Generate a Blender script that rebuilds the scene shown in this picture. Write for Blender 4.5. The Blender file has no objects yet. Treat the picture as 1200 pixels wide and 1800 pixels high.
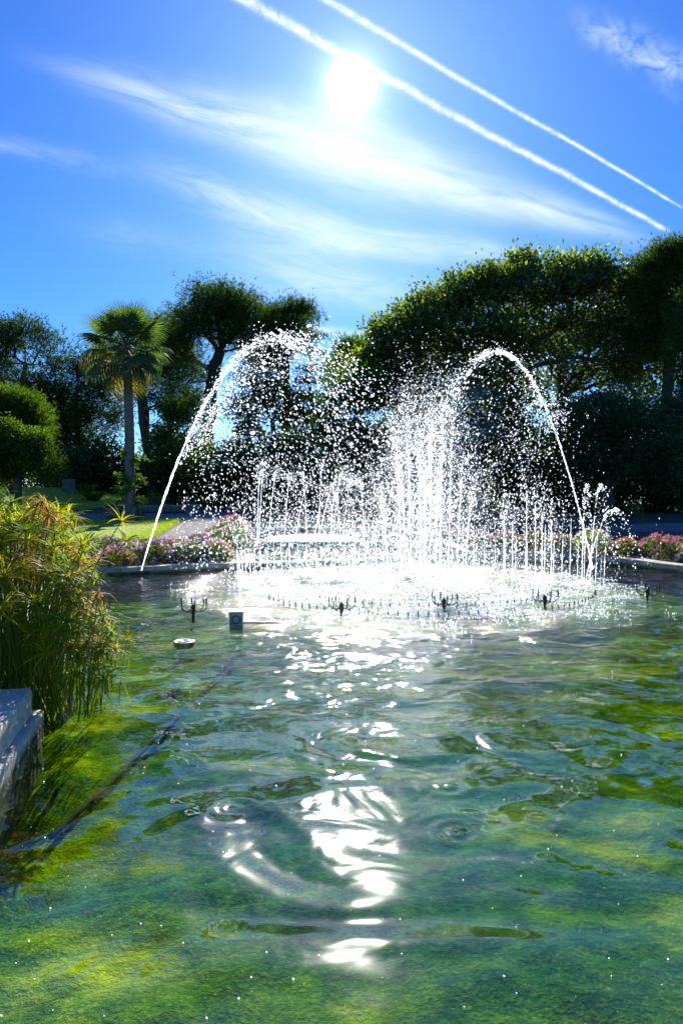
import bpy, math, random
import numpy as np
from mathutils import Vector, Matrix
from mathutils.geometry import tessellate_polygon

rnd = random.Random(7)
rng = np.random.default_rng(7)
scene = bpy.context.scene
COL = scene.collection
PI = math.pi

# ------------------------------------------------------------------ camera
FOC, HOR, CAMH = 1250.0, 855.0, 1.8          # focal length and horizon row measured on the photograph
cam_d = bpy.data.cameras.new('camera')
cam = bpy.data.objects.new('camera', cam_d); COL.objects.link(cam)
cam.location = (0, 0, CAMH)
cam.rotation_euler = (PI / 2, 0, 0)
cam_d.sensor_fit = 'VERTICAL'; cam_d.sensor_height = 36.0; cam_d.sensor_width = 24.0
cam_d.lens = 36.0 * FOC / 1800.0
cam_d.shift_y = -45.0 / 1800.0
cam_d.clip_start = 0.05; cam_d.clip_end = 3000
scene.camera = cam

# ------------------------------------------------------------------ render settings
scene.view_settings.view_transform = 'Standard'
scene.view_settings.look = 'None'
scene.view_settings.gamma = 1.0
scene.view_settings.exposure = 1.05
scene.view_settings.use_curve_mapping = False
scene.render.engine = 'CYCLES'
cy = scene.cycles
cy.use_denoising = True
cy.max_bounces = 7; cy.transparent_max_bounces = 12
cy.diffuse_bounces = 3; cy.glossy_bounces = 3; cy.transmission_bounces = 5
cy.sample_clamp_indirect = 6.0
cy.caustics_reflective = False; cy.caustics_refractive = False

# ------------------------------------------------------------------ sun and sky
def sky_dir(px, py):
    v = Vector(((px - 600) / FOC, 1.0, (HOR - py) / FOC)); v.normalize(); return v
SUN = sky_dir(617, 150)
sun_elev = math.asin(SUN.z)
sun_az = math.atan2(SUN.x, SUN.y)
sd = bpy.data.lights.new('sun', 'SUN'); sd.energy = 5.0; sd.angle = math.radians(0.53); sd.color = (1.0, 0.95, 0.86)
so = bpy.data.objects.new('sun', sd); COL.objects.link(so)
so.rotation_euler = SUN.to_track_quat('Z', 'Y').to_euler(); so.location = (0, 20, 40)

world = bpy.data.worlds.new('World'); scene.world = world; world.use_nodes = True
wn, wl = world.node_tree.nodes, world.node_tree.links
wn.clear()
def WM(op, a, b=None, c=None, clamp=False):
    n = wn.new('ShaderNodeMath'); n.operation = op; n.use_clamp = clamp
    for i, v in enumerate((a, b, c)):
        if v is None: continue
        if isinstance(v, (int, float)): n.inputs[i].default_value = v
        else: wl.new(v, n.inputs[i])
    return n.outputs[0]
def WDOT(a, vec):
    n = wn.new('ShaderNodeVectorMath'); n.operation = 'DOT_PRODUCT'
    wl.new(a, n.inputs[0]); n.inputs[1].default_value = vec; return n.outputs['Value']
def WMIX(f, a, b):
    n = wn.new('ShaderNodeMix'); n.data_type = 'RGBA'
    wl.new(f, n.inputs[0]) if not isinstance(f, (int, float)) else setattr(n.inputs[0], 'default_value', f)
    for s, v in ((n.inputs[6], a), (n.inputs[7], b)):
        if isinstance(v, tuple): s.default_value = v
        else: wl.new(v, s)
    return n.outputs[2]
def WNOISE(vec, scale, detail=4, rough=0.55, dist=0.0):
    n = wn.new('ShaderNodeTexNoise'); wl.new(vec, n.inputs['Vector'])
    n.inputs['Scale'].default_value = scale; n.inputs['Detail'].default_value = detail
    n.inputs['Roughness'].default_value = rough; n.inputs['Distortion'].default_value = dist
    return n.outputs['Fac']
tc = wn.new('ShaderNodeTexCoord'); D = tc.outputs['Generated']
sky = wn.new('ShaderNodeTexSky'); sky.sky_type = 'NISHITA'; sky.sun_disc = False
sky.sun_elevation = sun_elev; sky.sun_rotation = sun_az
sky.air_density = 1.0; sky.dust_density = 0.25; sky.ozone_density = 3.0; sky.altitude = 50
hsv = wn.new('ShaderNodeHueSaturation'); hsv.inputs['Saturation'].default_value = 1.28
wl.new(sky.outputs['Color'], hsv.inputs['Color'])
gain = wn.new('ShaderNodeMix'); gain.data_type = 'RGBA'; gain.blend_type = 'MULTIPLY'; gain.inputs[0].default_value = 1
wl.new(hsv.outputs['Color'], gain.inputs[6]); gain.inputs[7].default_value = (0.49, 0.90, 1.56, 1)
skyc = gain.outputs[2]

def band(p1, p2, width, strength, t0, t1, fade=0.08, wob=0.0, nl=3.0, ns=30.0, lo=0.35, hi=0.7, w0=1.0, w1=1.0, soft=2.0):
    """a straight streak of high cloud: a great circle on the sky, seen as a line; p1, p2 two directions on it"""
    a, b = sky_dir(*p1), sky_dir(*p2)
    nrm = a.cross(b).normalized(); mid = (a + b).normalized(); tan = nrm.cross(mid).normalized()
    if tan.dot(b) < 0: tan = -tan
    s = WDOT(D, nrm); t = WDOT(D, tan); m = WDOT(D, mid)
    cmb = wn.new('ShaderNodeCombineXYZ')
    wl.new(WM('MULTIPLY', t, nl), cmb.inputs[0]); wl.new(WM('MULTIPLY', s, ns), cmb.inputs[1])
    cmb.inputs[2].default_value = p1[0] * 0.013
    if wob:
        low = wn.new('ShaderNodeCombineXYZ'); wl.new(WM('MULTIPLY', t, 6.0), low.inputs[0]); low.inputs[1].default_value = p1[0] * .01
        s = WM('ADD', s, WM('MULTIPLY', WM('SUBTRACT', WNOISE(low.outputs[0], 1.0, 3), 0.5), wob))
    ta, tb = tan.dot(a), tan.dot(b)
    k = WM('DIVIDE', WM('SUBTRACT', t, ta), tb - ta, clamp=True)
    w = WM('MULTIPLY', WM('ADD', WM('MULTIPLY', k, w1 - w0), w0), width / FOC)
    q = WM('DIVIDE', s, w)
    g = WM('EXPONENT', WM('MULTIPLY', WM('POWER', WM('ABSOLUTE', q), soft), -1.0))
    n = WNOISE(cmb.outputs[0], 1.0, 7, 0.62, 0.6)
    mr = wn.new('ShaderNodeMapRange'); mr.clamp = True; wl.new(n, mr.inputs[0])
    mr.inputs[1].default_value = lo; mr.inputs[2].default_value = hi
    dens = WM('MULTIPLY', g, mr.outputs[0])
    L = tb - ta
    e0 = wn.new('ShaderNodeMapRange'); wl.new(t, e0.inputs[0]); e0.interpolation_type = 'SMOOTHSTEP'
    e0.inputs[1].default_value = ta + t0 * L - fade; e0.inputs[2].default_value = ta + t0 * L + fade
    e1 = wn.new('ShaderNodeMapRange'); wl.new(t, e1.inputs[0]); e1.interpolation_type = 'SMOOTHSTEP'
    e1.inputs[1].default_value = ta + t1 * L + fade; e1.inputs[2].default_value = ta + t1 * L - fade
    dens = WM('MULTIPLY', dens, WM('MULTIPLY', e0.outputs[0], e1.outputs[0]))
    dens = WM('MULTIPLY', dens, WM('GREATER_THAN', m, 0.0))
    return WM('MULTIPLY', dens, strength)
bands = [
    band((430, 0), (1170, 405), 5.4, 1.0, -2.0, 1.0, .01, .014, 90, 90, .22, .58, 1.2, .55),
    band((572, 0), (1190, 360), 3.6, .9, -2.0, 1.0, .02, .006, 90, 90, .20, .55, 1.25, .5),
    band((1000, 25), (1200, 128), 19, .62, 0.15, 3.0, .05, .010, 40, 60, .36, .72, .8, 1.15),
    band((100, 118), (620, 268), 38, .9, 0.16, 1.35, .13, .03, 7, 42, .22, .72, .45, 1.25),
    band((560, 262), (1080, 408), 32, .9, -0.1, 1.0, .10, .015, 7, 40, .12, .66, 1.5, .5),
    band((270, 300), (600, 425), 27, .66, 0.1, 1.0, .08, .03, 8, 40, .34, .70, .8, 1.2),
    band((430, 395), (900, 452), 29, .78, 0.05, .95, .10, .02, 7, 38, .25, .72, 1.2, .7),
    band((440, 468), (780, 530), 38, .62, 0.0, .9, .08, .02, 8, 34, .26, .72, 1, .8),
    band((540, 576), (660, 592), 8, .7, -.4, 1.4, .03, .0, 8, 34, .2, .7),
    band((0, 250), (200, 296), 13, .26, -1.0, 1.1, .06, .02, 12, 40, .3, .75),
    band((150, 400), (430, 450), 26, .16, 0, 1.0, .08, .02, 12, 40, .3, .75),
]
den = bands[0]
for b_ in bands[1:]:
    den = WM('SUBTRACT', WM('ADD', den, b_), WM('MULTIPLY', den, b_))
ang = WM('ARCCOSINE', WM('MINIMUM', WDOT(D, tuple(SUN)), 1.0))
near = WM('EXPONENT', WM('MULTIPLY', ang, -1 / 0.22))
cloudc = wn.new('ShaderNodeMix'); cloudc.data_type = 'RGBA'
wl.new(near, cloudc.inputs[0]); cloudc.inputs[6].default_value = (9.5, 11.2, 13.5, 1); cloudc.inputs[7].default_value = (10.5, 11.8, 13.6, 1)
mixc = WMIX(den, skyc, cloudc.outputs[2])
# circumsolar brightening of a thin-haze sky, and the blinding disc's own corona
core = WM('MULTIPLY', WM('EXPONENT', WM('MULTIPLY', WM('POWER', WM('DIVIDE', ang, 0.0120), 2.0), -1.0)), 1500.0)
aur = WM('MULTIPLY', WM('EXPONENT', WM('MULTIPLY', ang, -1 / 0.018)), 26.0)
aur2 = WM('MULTIPLY', WM('EXPONENT', WM('MULTIPLY', ang, -1 / 0.13)), 1.5)
glow = WM('ADD', WM('ADD', core, aur), aur2)
gm = wn.new('ShaderNodeVectorMath'); gm.operation = 'SCALE'; gm.inputs[0].default_value = (0.92, 0.97, 1.05); wl.new(glow, gm.inputs['Scale'])
addv = wn.new('ShaderNodeVectorMath'); addv.operation = 'ADD'; wl.new(mixc, addv.inputs[0]); wl.new(gm.outputs[0], addv.inputs[1])
bg = wn.new('ShaderNodeBackground'); bg.inputs['Strength'].default_value = 0.05; wl.new(addv.outputs[0], bg.inputs['Color'])
wo = wn.new('ShaderNodeOutputWorld'); wl.new(bg.outputs[0], wo.inputs['Surface'])
world.cycles.sampling_method = 'MANUAL'; world.cycles.sample_map_resolution = 1024

# ------------------------------------------------------------------ material helpers
class NT:
    def __init__(s, name):
        s.m = bpy.data.materials.new(name); s.m.use_nodes = True
        s.n, s.l = s.m.node_tree.nodes, s.m.node_tree.links; s.n.clear()
        s.out = s.n.new('ShaderNodeOutputMaterial')
    def node(s, t, **kw):
        n = s.n.new(t)
        for k, v in kw.items(): setattr(n, k, v)
        return n
    def put(s, sock, v):
        if isinstance(v, (int, float)): sock.default_value = v
        elif isinstance(v, tuple): sock.default_value = v if len(v) != 3 or sock.type == 'VECTOR' else v + (1,)
        else: s.l.new(v, sock)
    def math(s, op, a, b=None, c=None, clamp=False):
        n = s.n.new('ShaderNodeMath'); n.operation = op; n.use_clamp = clamp
        for i, v in enumerate((a, b, c)):
            if v is not None: s.put(n.inputs[i], v)
        return n.outputs[0]
    def coord(s, which='Object'):
        return s.n.new('ShaderNodeTexCoord').outputs[which]
    def pos(s): return s.n.new('ShaderNodeNewGeometry').outputs['Position']
    def noise(s, scale, detail=4, rough=.55, dist=0.0, vec=None, stretch=None):
        n = s.n.new('ShaderNodeTexNoise')
        v = vec if vec is not None else s.pos()
        if stretch:
            m = s.n.new('ShaderNodeMapping'); m.inputs['Scale'].default_value = stretch; s.l.new(v, m.inputs[0]); v = m.outputs[0]
        s.l.new(v, n.inputs['Vector']); n.inputs['Scale'].default_value = scale
        n.inputs['Detail'].default_value = detail; n.inputs['Roughness'].default_value = rough; n.inputs['Distortion'].default_value = dist
        return n.outputs['Fac']
    def ramp(s, f, stops):
        r = s.n.new('ShaderNodeValToRGB'); e = r.color_ramp.elements
        while len(e) < len(stops): e.new(0.5)
        for i, (p, c) in enumerate(stops):
            e[i].position = p; e[i].color = (c if len(c) == 4 else c + (1,))
        s.l.new(f, r.inputs[0]); return r.outputs[0]
    def rng(s, v, a, b, c=0.0, d=1.0):
        r = s.n.new('ShaderNodeMapRange'); s.l.new(v, r.inputs[0])
        for i, x in enumerate((a, b, c, d)): r.inputs[i + 1].default_value = x
        return r.outputs[0]
    def mix(s, f, a, b, mode='MIX'):
        n = s.n.new('ShaderNodeMix'); n.data_type = 'RGBA'; n.blend_type = mode
        s.put(n.inputs[0], f); s.put(n.inputs[6], a); s.put(n.inputs[7], b); return n.outputs[2]
    def bump(s, h, strength, dist, normal=None):
        b = s.n.new('ShaderNodeBump'); b.inputs['Strength'].default_value = strength; b.inputs['Distance'].default_value = dist
        s.l.new(h, b.inputs['Height'])
        if normal is not None: s.l.new(normal, b.inputs['Normal'])
        return b.outputs[0]
    def principled(s, color, rough=.7, bump=None, **kw):
        p = s.n.new('ShaderNodeBsdfPrincipled'); s.put(p.inputs['Base Color'], color); s.put(p.inputs['Roughness'], rough)
        for k, v in kw.items(): s.put(p.inputs[k.replace('_', ' ')], v)
        if bump is not None: s.l.new(bump, p.inputs['Normal'])
        s.l.new(p.outputs[0], s.out.inputs[0]); return s.m

def leaf_mat(name, cols, trans=.45, gloss=.06, tcol=(1.5, 1.6, .55), rough=.45):
    """cols: list of colours picked per leaf; back light shines through, yellower than the reflected colour"""
    t = NT(name)
    g = t.node('ShaderNodeNewGeometry')
    st = [(i / max(1, len(cols) - 1), c) for i, c in enumerate(cols)]
    n = t.noise(.9, 2)
    f = t.math('ADD', t.math('MULTIPLY', g.outputs['Random Per Island'], .65), t.math('MULTIPLY', n, .5), clamp=True)
    f = t.math('SUBTRACT', f, .08, clamp=True)
    c = t.ramp(f, st)
    tr = t.mix(1.0, c, tcol, 'MULTIPLY')
    d = t.node('ShaderNodeBsdfDiffuse'); t.l.new(c, d.inputs[0])
    r = t.node('ShaderNodeBsdfTranslucent'); t.l.new(tr, r.inputs[0])
    m = t.node('ShaderNodeMixShader'); m.inputs[0].default_value = trans; t.l.new(d.outputs[0], m.inputs[1]); t.l.new(r.outputs[0], m.inputs[2])
    gl = t.node('ShaderNodeBsdfGlossy'); gl.inputs['Roughness'].default_value = rough; gl.inputs[0].default_value = (.8, .8, .8, 1)
    m2 = t.node('ShaderNodeMixShader'); m2.inputs[0].default_value = gloss; t.l.new(m.outputs[0], m2.inputs[1]); t.l.new(gl.outputs[0], m2.inputs[2])
    t.l.new(m2.outputs[0], t.out.inputs[0]); return t.m

def bark_mat(name, c1, c2, scale=6):
    t = NT(name)
    n = t.noise(scale, 6, .65, .5, stretch=(1, 1, .25))
    return t.principled(t.ramp(n, [(.3, c1), (.7, c2)]), .9, t.bump(n, .6, .05))

# ------------------------------------------------------------------ mesh helpers
def mesh_np(name, V, F, mat=None, smooth=False, extra=None):
    """V (n,3); F (m,3) or (m,4) array, or a list of such arrays"""
    if not isinstance(F, list): F = [F]
    V = np.asarray(V, dtype=np.float32)
    me = bpy.data.meshes.new(name)
    loops = np.concatenate([np.asarray(f, dtype=np.int32).ravel() for f in F])
    tot = np.concatenate([np.full(len(f), np.asarray(f).shape[1], dtype=np.int32) for f in F])
    start = np.concatenate([[0], np.cumsum(tot)[:-1]]).astype(np.int32)
    me.vertices.add(len(V)); me.vertices.foreach_set('co', V.ravel())
    me.loops.add(len(loops)); me.loops.foreach_set('vertex_index', loops)
    me.polygons.add(len(tot)); me.polygons.foreach_set('loop_start', start); me.polygons.foreach_set('loop_total', tot)
    me.polygons.foreach_set('use_smooth', np.full(len(tot), smooth))
    me.update(calc_edges=True); me.validate()
    if mat: me.materials.append(mat)
    return me
def obj(name, me, parent=None, loc=None, **props):
    o = bpy.data.objects.new(name, me); COL.objects.link(o)
    if parent: o.parent = parent
    if loc is not None: o.location = loc
    for k, v in props.items(): o[k] = v
    return o
def thing(name, label, cat, loc=(0, 0, 0), rz=0, group=None):
    o = obj(name, None, loc=loc, label=label, category=cat); o.rotation_euler = (0, 0, rz)
    o.empty_display_size = .1
    if group: o['group'] = group
    return o
class MB:
    """collects shapes into one mesh"""
    def __init__(s): s.v, s.f3, s.f4, s.n = [], [], [], 0
    def add(s, V, F):
        V = np.asarray(V, float); F = np.asarray(F, int)
        (s.f3 if F.shape[1] == 3 else s.f4).append(F + s.n); s.v.append(V); s.n += len(V); return s
    def box(s, c, size, rz=0, taper=1.0, bev=0.0):
        x, y, z = [q / 2 for q in size]
        if bev:
            b = bev; rings = [(-z, x - b, y - b), (-z + b, x, y), (z - b, x * taper, y * taper), (z, x * taper - b, y * taper - b)]
        else: rings = [(-z, x, y), (z, x * taper, y * taper)]
        V = []
        for zz, xx, yy in rings: V += [(-xx, -yy, zz), (xx, -yy, zz), (xx, yy, zz), (-xx, yy, zz)]
        V = np.array(V); cs, sn = math.cos(rz), math.sin(rz)
        V = np.c_[V[:, 0] * cs - V[:, 1] * sn, V[:, 0] * sn + V[:, 1] * cs, V[:, 2]] + np.array(c)
        F = [(3, 2, 1, 0)]
        for r in range(len(rings) - 1):
            for k in range(4): F.append((r * 4 + k, r * 4 + (k + 1) % 4, r * 4 + 4 + (k + 1) % 4, r * 4 + 4 + k))
        t = (len(rings) - 1) * 4; F.append((t, t + 1, t + 2, t + 3))
        return s.add(V, F)
    def tube(s, P, R, n=6, cap=True):
        P = np.asarray(P, float); m = len(P); R = np.broadcast_to(np.asarray(R, float), (m,))
        T = np.gradient(P, axis=0); T /= np.linalg.norm(T, axis=1, keepdims=True) + 1e-9
        up = np.array([0, 0, 1.0]) if abs(T[0, 2]) < .9 else np.array([1.0, 0, 0])
        A = np.cross(T, up); A /= np.linalg.norm(A, axis=1, keepdims=True) + 1e-9; B = np.cross(T, A)
        th = np.arange(n) * 2 * PI / n
        V = (P[:, None] + R[:, None, None] * (A[:, None] * np.cos(th)[None, :, None] + B[:, None] * np.sin(th)[None, :, None])).reshape(-1, 3)
        i = np.arange(m - 1)[:, None] * n; k = np.arange(n)[None]
        F = np.stack([i + k, i + (k + 1) % n, i + n + (k + 1) % n, i + n + k], -1).reshape(-1, 4)
        s.add(V, F)
        if cap:
            for r, pt in ((0, P[0]), (m - 1, P[-1])):
                Vc = np.vstack([V[r * n:(r + 1) * n], pt]); Fc = [(q, (q + 1) % n, n) if r else ((q + 1) % n, q, n) for q in range(n)]
                s.add(Vc, Fc)
        return s
    def lathe(s, prof, n=20, c=(0, 0, 0)):
        th = np.arange(n) * 2 * PI / n; m = len(prof)
        V = np.array([(r * math.cos(t) + c[0], r * math.sin(t) + c[1], z + c[2]) for r, z in prof for t in th])
        F = [(i * n + k, i * n + (k + 1) % n, (i + 1) * n + (k + 1) % n, (i + 1) * n + k) for i in range(m - 1) for k in range(n)]
        return s.add(V, F)
    def mesh(s, name, mat, smooth=False):
        F = []
        if s.f3: F.append(np.vstack(s.f3))
        if s.f4: F.append(np.vstack(s.f4))
        return mesh_np(name, np.vstack(s.v), F, mat, smooth)
    def build(s, name, mat, parent=None, smooth=False, loc=None, **props):
        return obj(name, s.mesh(name, mat, smooth), parent, loc, **props)

def W(px, py, d):
    """the place in the garden at distance d that lies in the direction measured on the photograph"""
    return np.array([(px - 600) * d / FOC, d, CAMH - (py - HOR) * d / FOC])
def unit(v): return v / (np.linalg.norm(v, axis=-1, keepdims=True) + 1e-9)

_lat = rng.random((64, 64, 64))
def vnoise(P):
    P = np.asarray(P, float); i = np.floor(P).astype(int); f = P - i; f = f * f * (3 - 2 * f)
    r = 0
    for dx in (0, 1):
        for dy in (0, 1):
            for dz in (0, 1):
                w = (f[..., 0] if dx else 1 - f[..., 0]) * (f[..., 1] if dy else 1 - f[..., 1]) * (f[..., 2] if dz else 1 - f[..., 2])
                r = r + w * _lat[(i[..., 0] + dx) % 64, (i[..., 1] + dy) % 64, (i[..., 2] + dz) % 64]
    return r
def fbm(P, o=4):
    r = 0; a = .5
    for k in range(o): r = r + a * vnoise(P * 2 ** k + k * 7.3); a *= .5
    return r

# ------------------------------------------------------------------ terrain
def G(x, y):
    x = np.asarray(x, float); y = np.asarray(y, float)
    g = .10 + np.clip(y - 16, 0, 14) * .030
    g = g + 1.15 * np.exp(-((x + 15.5) / 6) ** 2 - ((y - 36) / 6) ** 2)
    far = np.clip((np.hypot(x, y) - 62) / 60, 0, None)
    g = g - far * 6
    return np.maximum(g, -60)
POOL = [(-1.5, 1.0), (-2.04, 4.2), (-2.28, 5.35), (-3.0, 5.9), (-3.9, 9.5), (-5.25, 13.4), (-5.12, 14.25), (-3.9, 14.75), (-1.9, 15.5),
        (-2.6, 20), (-3.2, 25), (0.9, 27), (1.87, 23.4), (3.07, 17.3), (4.3, 17.15), (5.5, 16.85), (6.5, 16.1), (7.05, 14.9), (8.2, 12.5), (8.8, 8), (8.2, 3), (6, 1.0)]
def inside(poly, X, Y):
    r = np.zeros(np.shape(X), bool); n = len(poly)
    for i in range(n):
        x1, y1 = poly[i]; x2, y2 = poly[(i + 1) % n]
        c = ((y1 > Y) != (y2 > Y)) & (X < (x2 - x1) * (Y - y1) / (y2 - y1 + 1e-12) + x1)
        r ^= c
    return r
def offset_poly(poly, d):
    n = len(poly); out = []
    for i in range(n):
        p0, p1, p2 = Vector(poly[i - 1]), Vector(poly[i]), Vector(poly[(i + 1) % n])
        a, b = (p1 - p0).normalized(), (p2 - p1).normalized()
        na, nb = Vector((-a.y, a.x)), Vector((-b.y, b.x)); m = (na + nb).normalized()
        k = d / max(.4, m.dot(na)); out.append((p1.x + m.x * k, p1.y + m.y * k))
    return out
# POOL is listed clockwise seen from above (left side first), so +offset goes outward
POOL_OUT = offset_poly(POOL, .22)

def ground_mats():
    t = NT('garden_soil'); n = t.noise(1.4, 6, .65); n2 = t.noise(24, 5, .7)
    c = t.ramp(n, [(.3, (.030, .026, .014)), (.5, (.045, .055, .018)), (.7, (.07, .055, .032))])
    c = t.mix(.4, c, t.ramp(n2, [(.35, (.02, .018, .01)), (.7, (.10, .08, .05))]))
    soil = t.principled(c, .95, t.bump(n2, .8, .04))
    t = NT('lawn_grass'); n = t.noise(1.1, 5, .6); n2 = t.noise(60, 3, .7)
    c = t.ramp(n, [(.3, (.22, .32, .008)), (.65, (.36, .44, .012))])
    c = t.mix(.35, c, t.ramp(n2, [(.3, (.05, .09, .01)), (.7, (.36, .42, .02))]))
    lawn = t.principled(c, .9, t.bump(n2, .9, .03))
    t = NT('path_gravel'); n = t.noise(2.2, 5, .6); n2 = t.noise(45, 3, .7)
    c = t.mix(.5, t.ramp(n, [(.3, (.11, .11, .12)), (.7, (.17, .17, .17))]), t.ramp(n2, [(.3, (.05, .05, .06)), (.7, (.24, .24, .23))]))
    path = t.principled(c, .95, t.bump(n2, .6, .02))
    return soil, lawn, path
M_SOIL, M_LAWN, M_PATH = ground_mats()

def axis(lo, hi, fine, far):
    a = np.arange(lo, hi + 1e-6, fine); k = [hi]
    st = fine
    while k[-1] < far: st *= 1.35; k.append(k[-1] + st)
    l = [lo]; st = fine
    while l[-1] > -far: st *= 1.35; l.append(l[-1] - st)
    return np.concatenate([np.array(l[1:][::-1]), a, np.array(k[1:])])
gx, gy = axis(-10, 10, .2, 1500), axis(.0, 30, .2, 1500)
X, Y = np.meshgrid(gx, gy); Z = G(X, Y) + (fbm(np.stack([X * .5, Y * .5, X * 0], -1)) - .5) * .10 - .02
V = np.stack([X, Y, Z], -1).reshape(-1, 3)
nx = len(gx)
ii, jj = np.meshgrid(np.arange(len(gy) - 1), np.arange(nx - 1), indexing='ij')
a = (ii * nx + jj).ravel()
F = np.stack([a, a + 1, a + nx + 1, a + nx], -1)
cx, cyy = (X[:-1, :-1] + X[1:, 1:]).ravel() / 2, (Y[:-1, :-1] + Y[1:, 1:]).ravel() / 2
keep = ~inside(POOL_OUT, cx, cyy)
obj('ground', mesh_np('ground', V, F[keep], M_SOIL, True), kind='structure')

def patch(name, outline, mat, lift=.02, rings=26, dome=0.0, sub=8, **props):
    """a surface draped over the ground inside an outline (convex enough to be seen from its centre)"""
    P = []
    n = len(outline)
    for i in range(n):
        p0, p1 = np.array(outline[i]), np.array(outline[(i + 1) % n])
        for k in range(sub): P.append(p0 + (p1 - p0) * k / sub)
    P = np.array(P); c = P.mean(0); m = len(P)
    V = [np.array([[c[0], c[1], 0]])]
    for r in range(1, rings + 1):
        q = c + (P - c) * r / rings; V.append(np.c_[q, np.zeros(m)])
    V = np.vstack(V)
    rr = np.concatenate([[0], np.repeat(np.arange(1, rings + 1) / rings, m)])
    V[:, 2] = G(V[:, 0], V[:, 1]) + lift + dome * (1 - rr ** 2) + (fbm(np.c_[V[:, :2] * .8, V[:, 2] * 0]) - .5) * .03
    V[-m:, 2] -= lift + .06
    F3 = [(0, 1 + k, 1 + (k + 1) % m) for k in range(m)]
    b = np.arange(rings - 1)[:, None] * m + 1; k = np.arange(m)[None]
    F4 = np.stack([b + k, b + m + k, b + m + (k + 1) % m, b + (k + 1) % m], -1).reshape(-1, 4)
    return obj(name, mesh_np(name, V, [np.array(F3), F4], mat, True), kind='structure', **props)
def WG(px, py, lo=10., hi=80.):
    """where the line of sight measured at (px, py) meets the ground"""
    for _ in range(50):
        m = (lo + hi) / 2; p = W(px, py, m)
        if p[2] > G(p[0], p[1]): lo = m
        else: hi = m
    return W(px, py, lo)[:2]
lawn_o = [WG(*p) for p in ((70, 948), (95, 922), (200, 915), (318, 916), (296, 932), (262, 950), (170, 957))]
patch('lawn', lawn_o, M_LAWN, .05, dome=.06)
patch('lawn', [(-24, 30), (-20, 40), (-12, 41), (-9.5, 36), (-11, 30.5), (-15, 28.5)], M_LAWN, .06)
patch('path', [WG(*p) for p in ((262, 958), (300, 930), (345, 905), (385, 899), (412, 905), (398, 930), (372, 960))], M_PATH, .03)
patch('path', [WG(*p) for p in ((60, 917), (90, 905), (240, 903), (345, 904), (330, 912), (200, 914))], M_PATH, .03)
patch('path', [WG(*p) for p in ((1060, 930), (1120, 921), (1260, 920), (1300, 928), (1200, 935))], M_PATH, .03)

# ------------------------------------------------------------------ pool basin
def stone_mat(name, c1, c2, c3, rough=.85):
    t = NT(name); n = t.noise(3, 6, .65); n2 = t.noise(30, 5, .7); g = t.node('ShaderNodeObjectInfo')
    c = t.ramp(n, [(.3, c1), (.5, c2), (.72, c3)])
    c = t.mix(.35, c, t.ramp(n2, [(.3, tuple(q * .45 for q in c1)), (.7, c3)]))
    k = t.rng(g.outputs['Random'], 0, 1, .8, 1.15)
    hs = t.node('ShaderNodeHueSaturation'); t.l.new(c, hs.inputs['Color']); t.l.new(k, hs.inputs['Value'])
    return t.principled(hs.outputs[0], rough, t.bump(n2, .6, .012, t.bump(n, .4, .04)))
M_COPE = stone_mat('coping_stone', (.20, .185, .15), (.34, .32, .27), (.44, .42, .36))
def wet_block():
    t = NT('block_stone'); n = t.noise(3, 6, .65); n2 = t.noise(26, 6, .75); n3 = t.noise(9, 4, .6)
    c = t.ramp(n, [(.3, (.38, .33, .24)), (.5, (.58, .52, .40)), (.72, (.72, .66, .54))])
    c = t.mix(.45, c, t.ramp(n2, [(.32, (.10, .095, .08)), (.5, (.42, .40, .35)), (.7, (.66, .64, .58))]))
    sx = t.node('ShaderNodeSeparateXYZ'); t.l.new(t.pos(), sx.inputs[0])
    k = t.rng(t.math('SUBTRACT', sx.outputs[2], t.math('MULTIPLY', n3, .07)), -.035, .03)
    c = t.mix(k, t.ramp(n2, [(.3, (.012, .014, .005)), (.7, (.06, .055, .015))]), c)
    return t.principled(c, .9, t.bump(n2, .9, .012, t.bump(n, .5, .05)))
M_BLOCK = wet_block()
M_PALEOLD = stone_mat('block_stone', (.34, .32, .27), (.50, .48, .43), (.60, .58, .53))
def basin_mat():
    t = NT('algae_basin')
    n = t.noise(1.0, 7, .66, .25, stretch=(.7, 1.2, 1)); n2 = t.noise(7, 6, .72, .2); n3 = t.noise(.5, 3, .5); n4 = t.noise(45, 4, .75)
    c = t.ramp(n, [(.38, (.004, .018, .001)), (.47, (.035, .085, .001)), (.55, (.16, .23, .003)), (.66, (.55, .52, .004))])
    c = t.mix(t.rng(n3, .35, .65, .05, .45), c, t.ramp(n2, [(.36, (.004, .012, .002)), (.50, (.07, .13, .002)), (.66, (.48, .47, .004))]))
    c = t.mix(.50, c, t.ramp(n4, [(.35, (.008, .016, .003)), (.52, (.05, .09, .003)), (.68, (.26, .28, .006))]))
    sp = t.node('ShaderNodeSeparateXYZ'); t.l.new(t.pos(), sp.inputs[0])       # dark teal of the sky's reflection painted into the middle; algae towards the edges
    ux = t.math('DIVIDE', t.math('SUBTRACT', sp.outputs[0], .35), 2.3); uy = t.math('DIVIDE', t.math('SUBTRACT', sp.outputs[1], 6.0), 3.6)
    q = t.math('ADD', t.math('ADD', t.math('MULTIPLY', ux, ux), t.math('MULTIPLY', uy, uy)), t.math('MULTIPLY', t.math('SUBTRACT', n, .5), 3.0))
    c = t.mix(t.rng(q, .3, 1.5, .72, 0.0), c, t.ramp(n2, [(.35, (.006, .035, .022)), (.65, (.030, .095, .050))]))
    hs = t.node('ShaderNodeHueSaturation'); t.l.new(c, hs.inputs['Color']); hs.inputs['Value'].default_value = 1.45; hs.inputs['Saturation'].default_value = 1.1; c = hs.outputs[0]
    return t.principled(c, 1.0, t.bump(n2, 1.0, .06, t.bump(n4, .8, .015)), Specular_IOR_Level=0.0)
M_BASIN = basin_mat()
DEPTH = .42
cell = .05
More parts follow.
